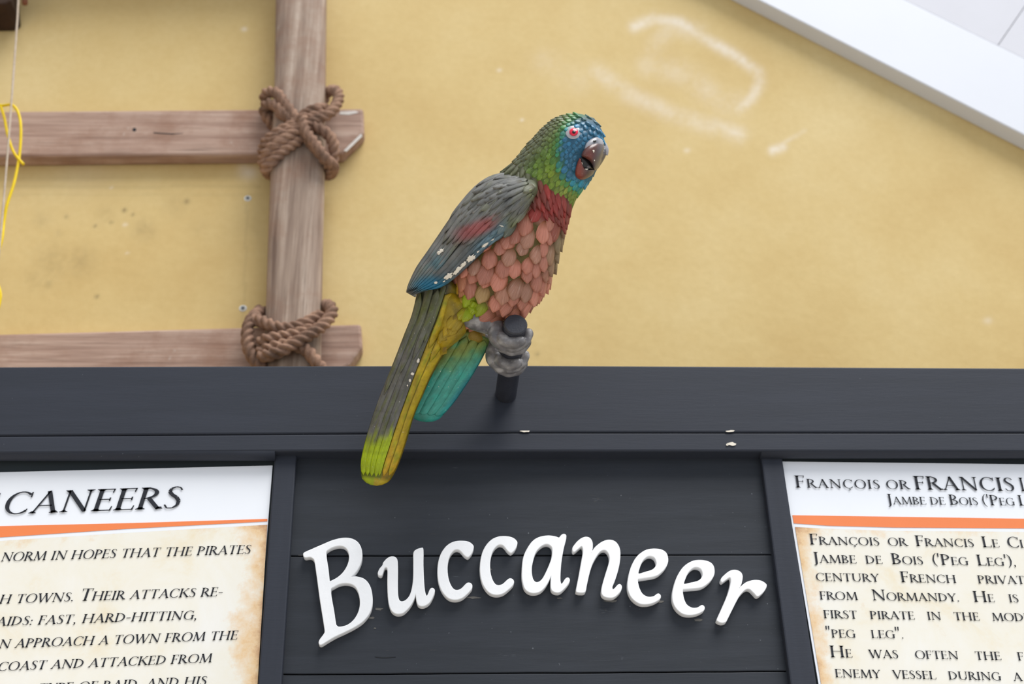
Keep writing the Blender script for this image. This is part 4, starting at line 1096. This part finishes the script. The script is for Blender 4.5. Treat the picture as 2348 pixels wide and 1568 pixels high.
# thighs, legs and toes: tubes fused into one skin per foot
def skin_obj(name,tubes,parent,colf,voxel):
    parts=[]
    for T in tubes:
        C=catmull(T,6); W3=[Q(c) for c in C]; parts.append(tube(W3,[c[3]*KP for c in C],14))
        for e in (0,-1):                                   # rounded ends
            c=W3[e]; r=C[e][3]*KP*.98; V=[];Fc=[]
            for i in range(7):
                th=math.pi*i/6
                for k in range(10): V.append(c+Vector((math.sin(th)*math.cos(k*math.pi/5),math.sin(th)*math.sin(k*math.pi/5),math.cos(th)))*r)
            for i in range(6):
                for k in range(10): Fc.append((i*10+k,(i+1)*10+k,(i+1)*10+(k+1)%10,i*10+(k+1)%10))
            parts.append((V,Fc))
    V,Fc=joinv(parts); o=mesh(name,V,Fc,MLEG,parent)
    rm=o.modifiers.new('r','REMESH'); rm.mode='VOXEL'; rm.voxel_size=voxel
    sm=o.modifiers.new('s','SMOOTH'); sm.factor=.5; sm.iterations=4
    dg=bpy.context.evaluated_depsgraph_get(); me=bpy.data.meshes.new_from_object(o.evaluated_get(dg)); o.modifiers.clear(); old=o.data; o.data=me; bpy.data.meshes.remove(old)
    me.polygons.foreach_set('use_smooth',[True]*len(me.polygons))
    a=me.color_attributes.new('Col','FLOAT_COLOR','POINT'); off=wloc(o); fl=[]
    for v in me.vertices:
        q=noise.noise(tuple((v.co+off)*90)); q2=noise.noise(tuple((v.co+off)*330))
        c=lin(colf(q,q2)); fl+=[c[0],c[1],c[2],1]
    a.data.foreach_set('color',fl); me.materials.clear(); me.materials.append(MLEG)
    return o
legc=lambda q,q2:mixc(mixc((104,102,104),(150,148,148),.5+.9*q),(190,187,184),.35*sstep(.3,.7,q2)+.5*sstep(.1,.5,q))
# the pipe in traced space
def inv(p):
    c=M.transposed()@(p-CAM); return (CX+F*c.x/c.z,CY+F*c.y/c.z,(D0-c.z)/KP)
axp=(pb-pe).normalized(); side=axp.cross(Vector((0,0,1))).normalized(); upp=side.cross(axp)
if upp.z<0: upp=-upp
if (M.transposed()@side).x<0: side=-side
def around(dist,ang,rad,rpx):                              # point beside the pipe: dist behind its end, angle 0 = right, 90 = up
    p=pe+axp*dist+(side*math.cos(math.radians(ang))+upp*math.sin(math.radians(ang)))*rad; i=inv(p); return (i[0],i[1],i[2],rpx)
def toe(d0,d1,a0,a1,rad,r0,r1,n=6):
    return [around(d0+(d1-d0)*k/n,a0+(a1-a0)*k/n,rad,r0+(r1-r0)*k/n+(1.6 if k%2 else 0)) for k in range(n+1)]
R0=RP
def foot(d,legpts):
    pad=around(d+.010,190,R0+.010,19)
    tubes=[legpts+[around(d+.012,150,R0+.013,19),pad,around(d+.012,225,R0+.008,15)]]
    tubes.append(toe(d+.016,d+.002,196,352,R0+.0035,15,11,7))
    tubes.append(toe(d+.022,d+.020,200,340,R0+.0035,15,10,7))
    tubes.append(toe(d+.004,d-.004,205,292,R0+.0045,15,12,4))
    tubes.append(toe(d+.028,d+.034,170,110,R0+.0030,12,9,4))
    return tubes
skin_obj('leg',foot(.016,[(1072,722,20,30),(1098,734,22,27),(1124,746,18,22)]),par,legc,.0013)
skin_obj('leg',foot(.078,[(1084,768,-60,24),(1108,782,-62,22),(1128,796,-66,20)]),par,legc,.0013)
# feathered thigh between belly and tail
thv=[];
def thigh(outline,h,col,z,n='thigh'):
    O=catmull(outline,4,True); cx=sum(p[0] for p in O)/len(O); cy=sum(p[1] for p in O)/len(O); V=[];Fc=[];K=len(O);R=9
    for i in range(R):
        th=-math.pi/2+math.pi*(i+.5)/R
        for p in O: V.append((cx+(p[0]-cx)*math.cos(th)**.7,cy+(p[1]-cy)*math.cos(th)**.7,z+h*math.sin(th)))
    for i in range(R-1):
        for k in range(K): Fc.append((i*K+k,i*K+(k+1)%K,(i+1)*K+(k+1)%K,(i+1)*K+k))
    Fc+=[tuple(range(K-1,-1,-1)),tuple(range((R-1)*K,R*K))]
    return pmesh(n,V,[tuple(reversed(f)) for f in Fc],MFE,par,colf=col)
thigh([(1020,660),(1050,668),(1100,692),(1118,712),(1098,728),(1072,740),(1068,762),(1040,790),(1012,800),(1000,780),(1006,730)],46,lambda x,y:mixc(mixc((186,156,22),(142,122,30),.5+.9*noise.noise((x*.06,y*.06,4))),(150,170,20),sstep(40,14,math.hypot(x-1092,y-700))),4)
TH=None
def thigh_feathers(th):
    deps=[]
    me=th.data; off=wloc(th)
    P=[Vector(inv(v.co+off)) for v in me.vertices]; bv=BVHTree.FromPolygons(P,[tuple(p.vertices) for p in me.polygons])
    rt=random.Random(8)
    for j in range(6):
        for i in range(4):
            x=1098-j*19+i*2-(i-1.5)*16+rt.uniform(-4,4); y=690+j*17+(i-1.5)*17+rt.uniform(-4,4)
            h=bv.ray_cast(Vector((x,y,500)),Vector((0,0,-1)))
            if h[0] is None: continue
            n=h[1]; n=n if n.z>0 else -n
            d=Vector((-.55,.83,0)); c=mixc((190,158,22),(150,128,28),rt.random()); c=mixc(c,(150,168,20),sstep(45,18,math.hypot(x-1092,y-698)))
            put(ME_BREAST,'thigh_feather',h[0]-n*3-d*14,n,d,26*rt.uniform(.9,1.1),40*rt.uniform(.9,1.1),c,th,rt.uniform(-.2,.2))
thigh_feathers(bpy.data.objects['thigh'])
thigh([(1060,740),(1085,742),(1112,762),(1108,785),(1085,790),(1062,775)],34,lambda x,y:(150,122,30),-52)

bl=empty('wooden_beam_end',at(-40,-40,YW-.08)); tag(bl,'dark brown wooden beam end poking into the top left corner','beam')
MDW=m_plain('dark_wood',(58,42,32),.8,.2,30,.2)
V,Fc=prism([at(x,y,YW-.09) for x,y in ((-240,-90),(20,-60),(25,0),(12,9),(-240,14))],.0895); mesh('beam_body',V,Fc,MDW,bl,smooth=False,bevel=.004)
V,Fc=tube([at(55,-60,YW-.06),at(56,-20,YW-.07),at(57,8,YW-.07)],.007,10); mesh('peg',V,Fc,m_plain('red_brown_peg',(132,86,66),.8,.2,30,.2),bl)
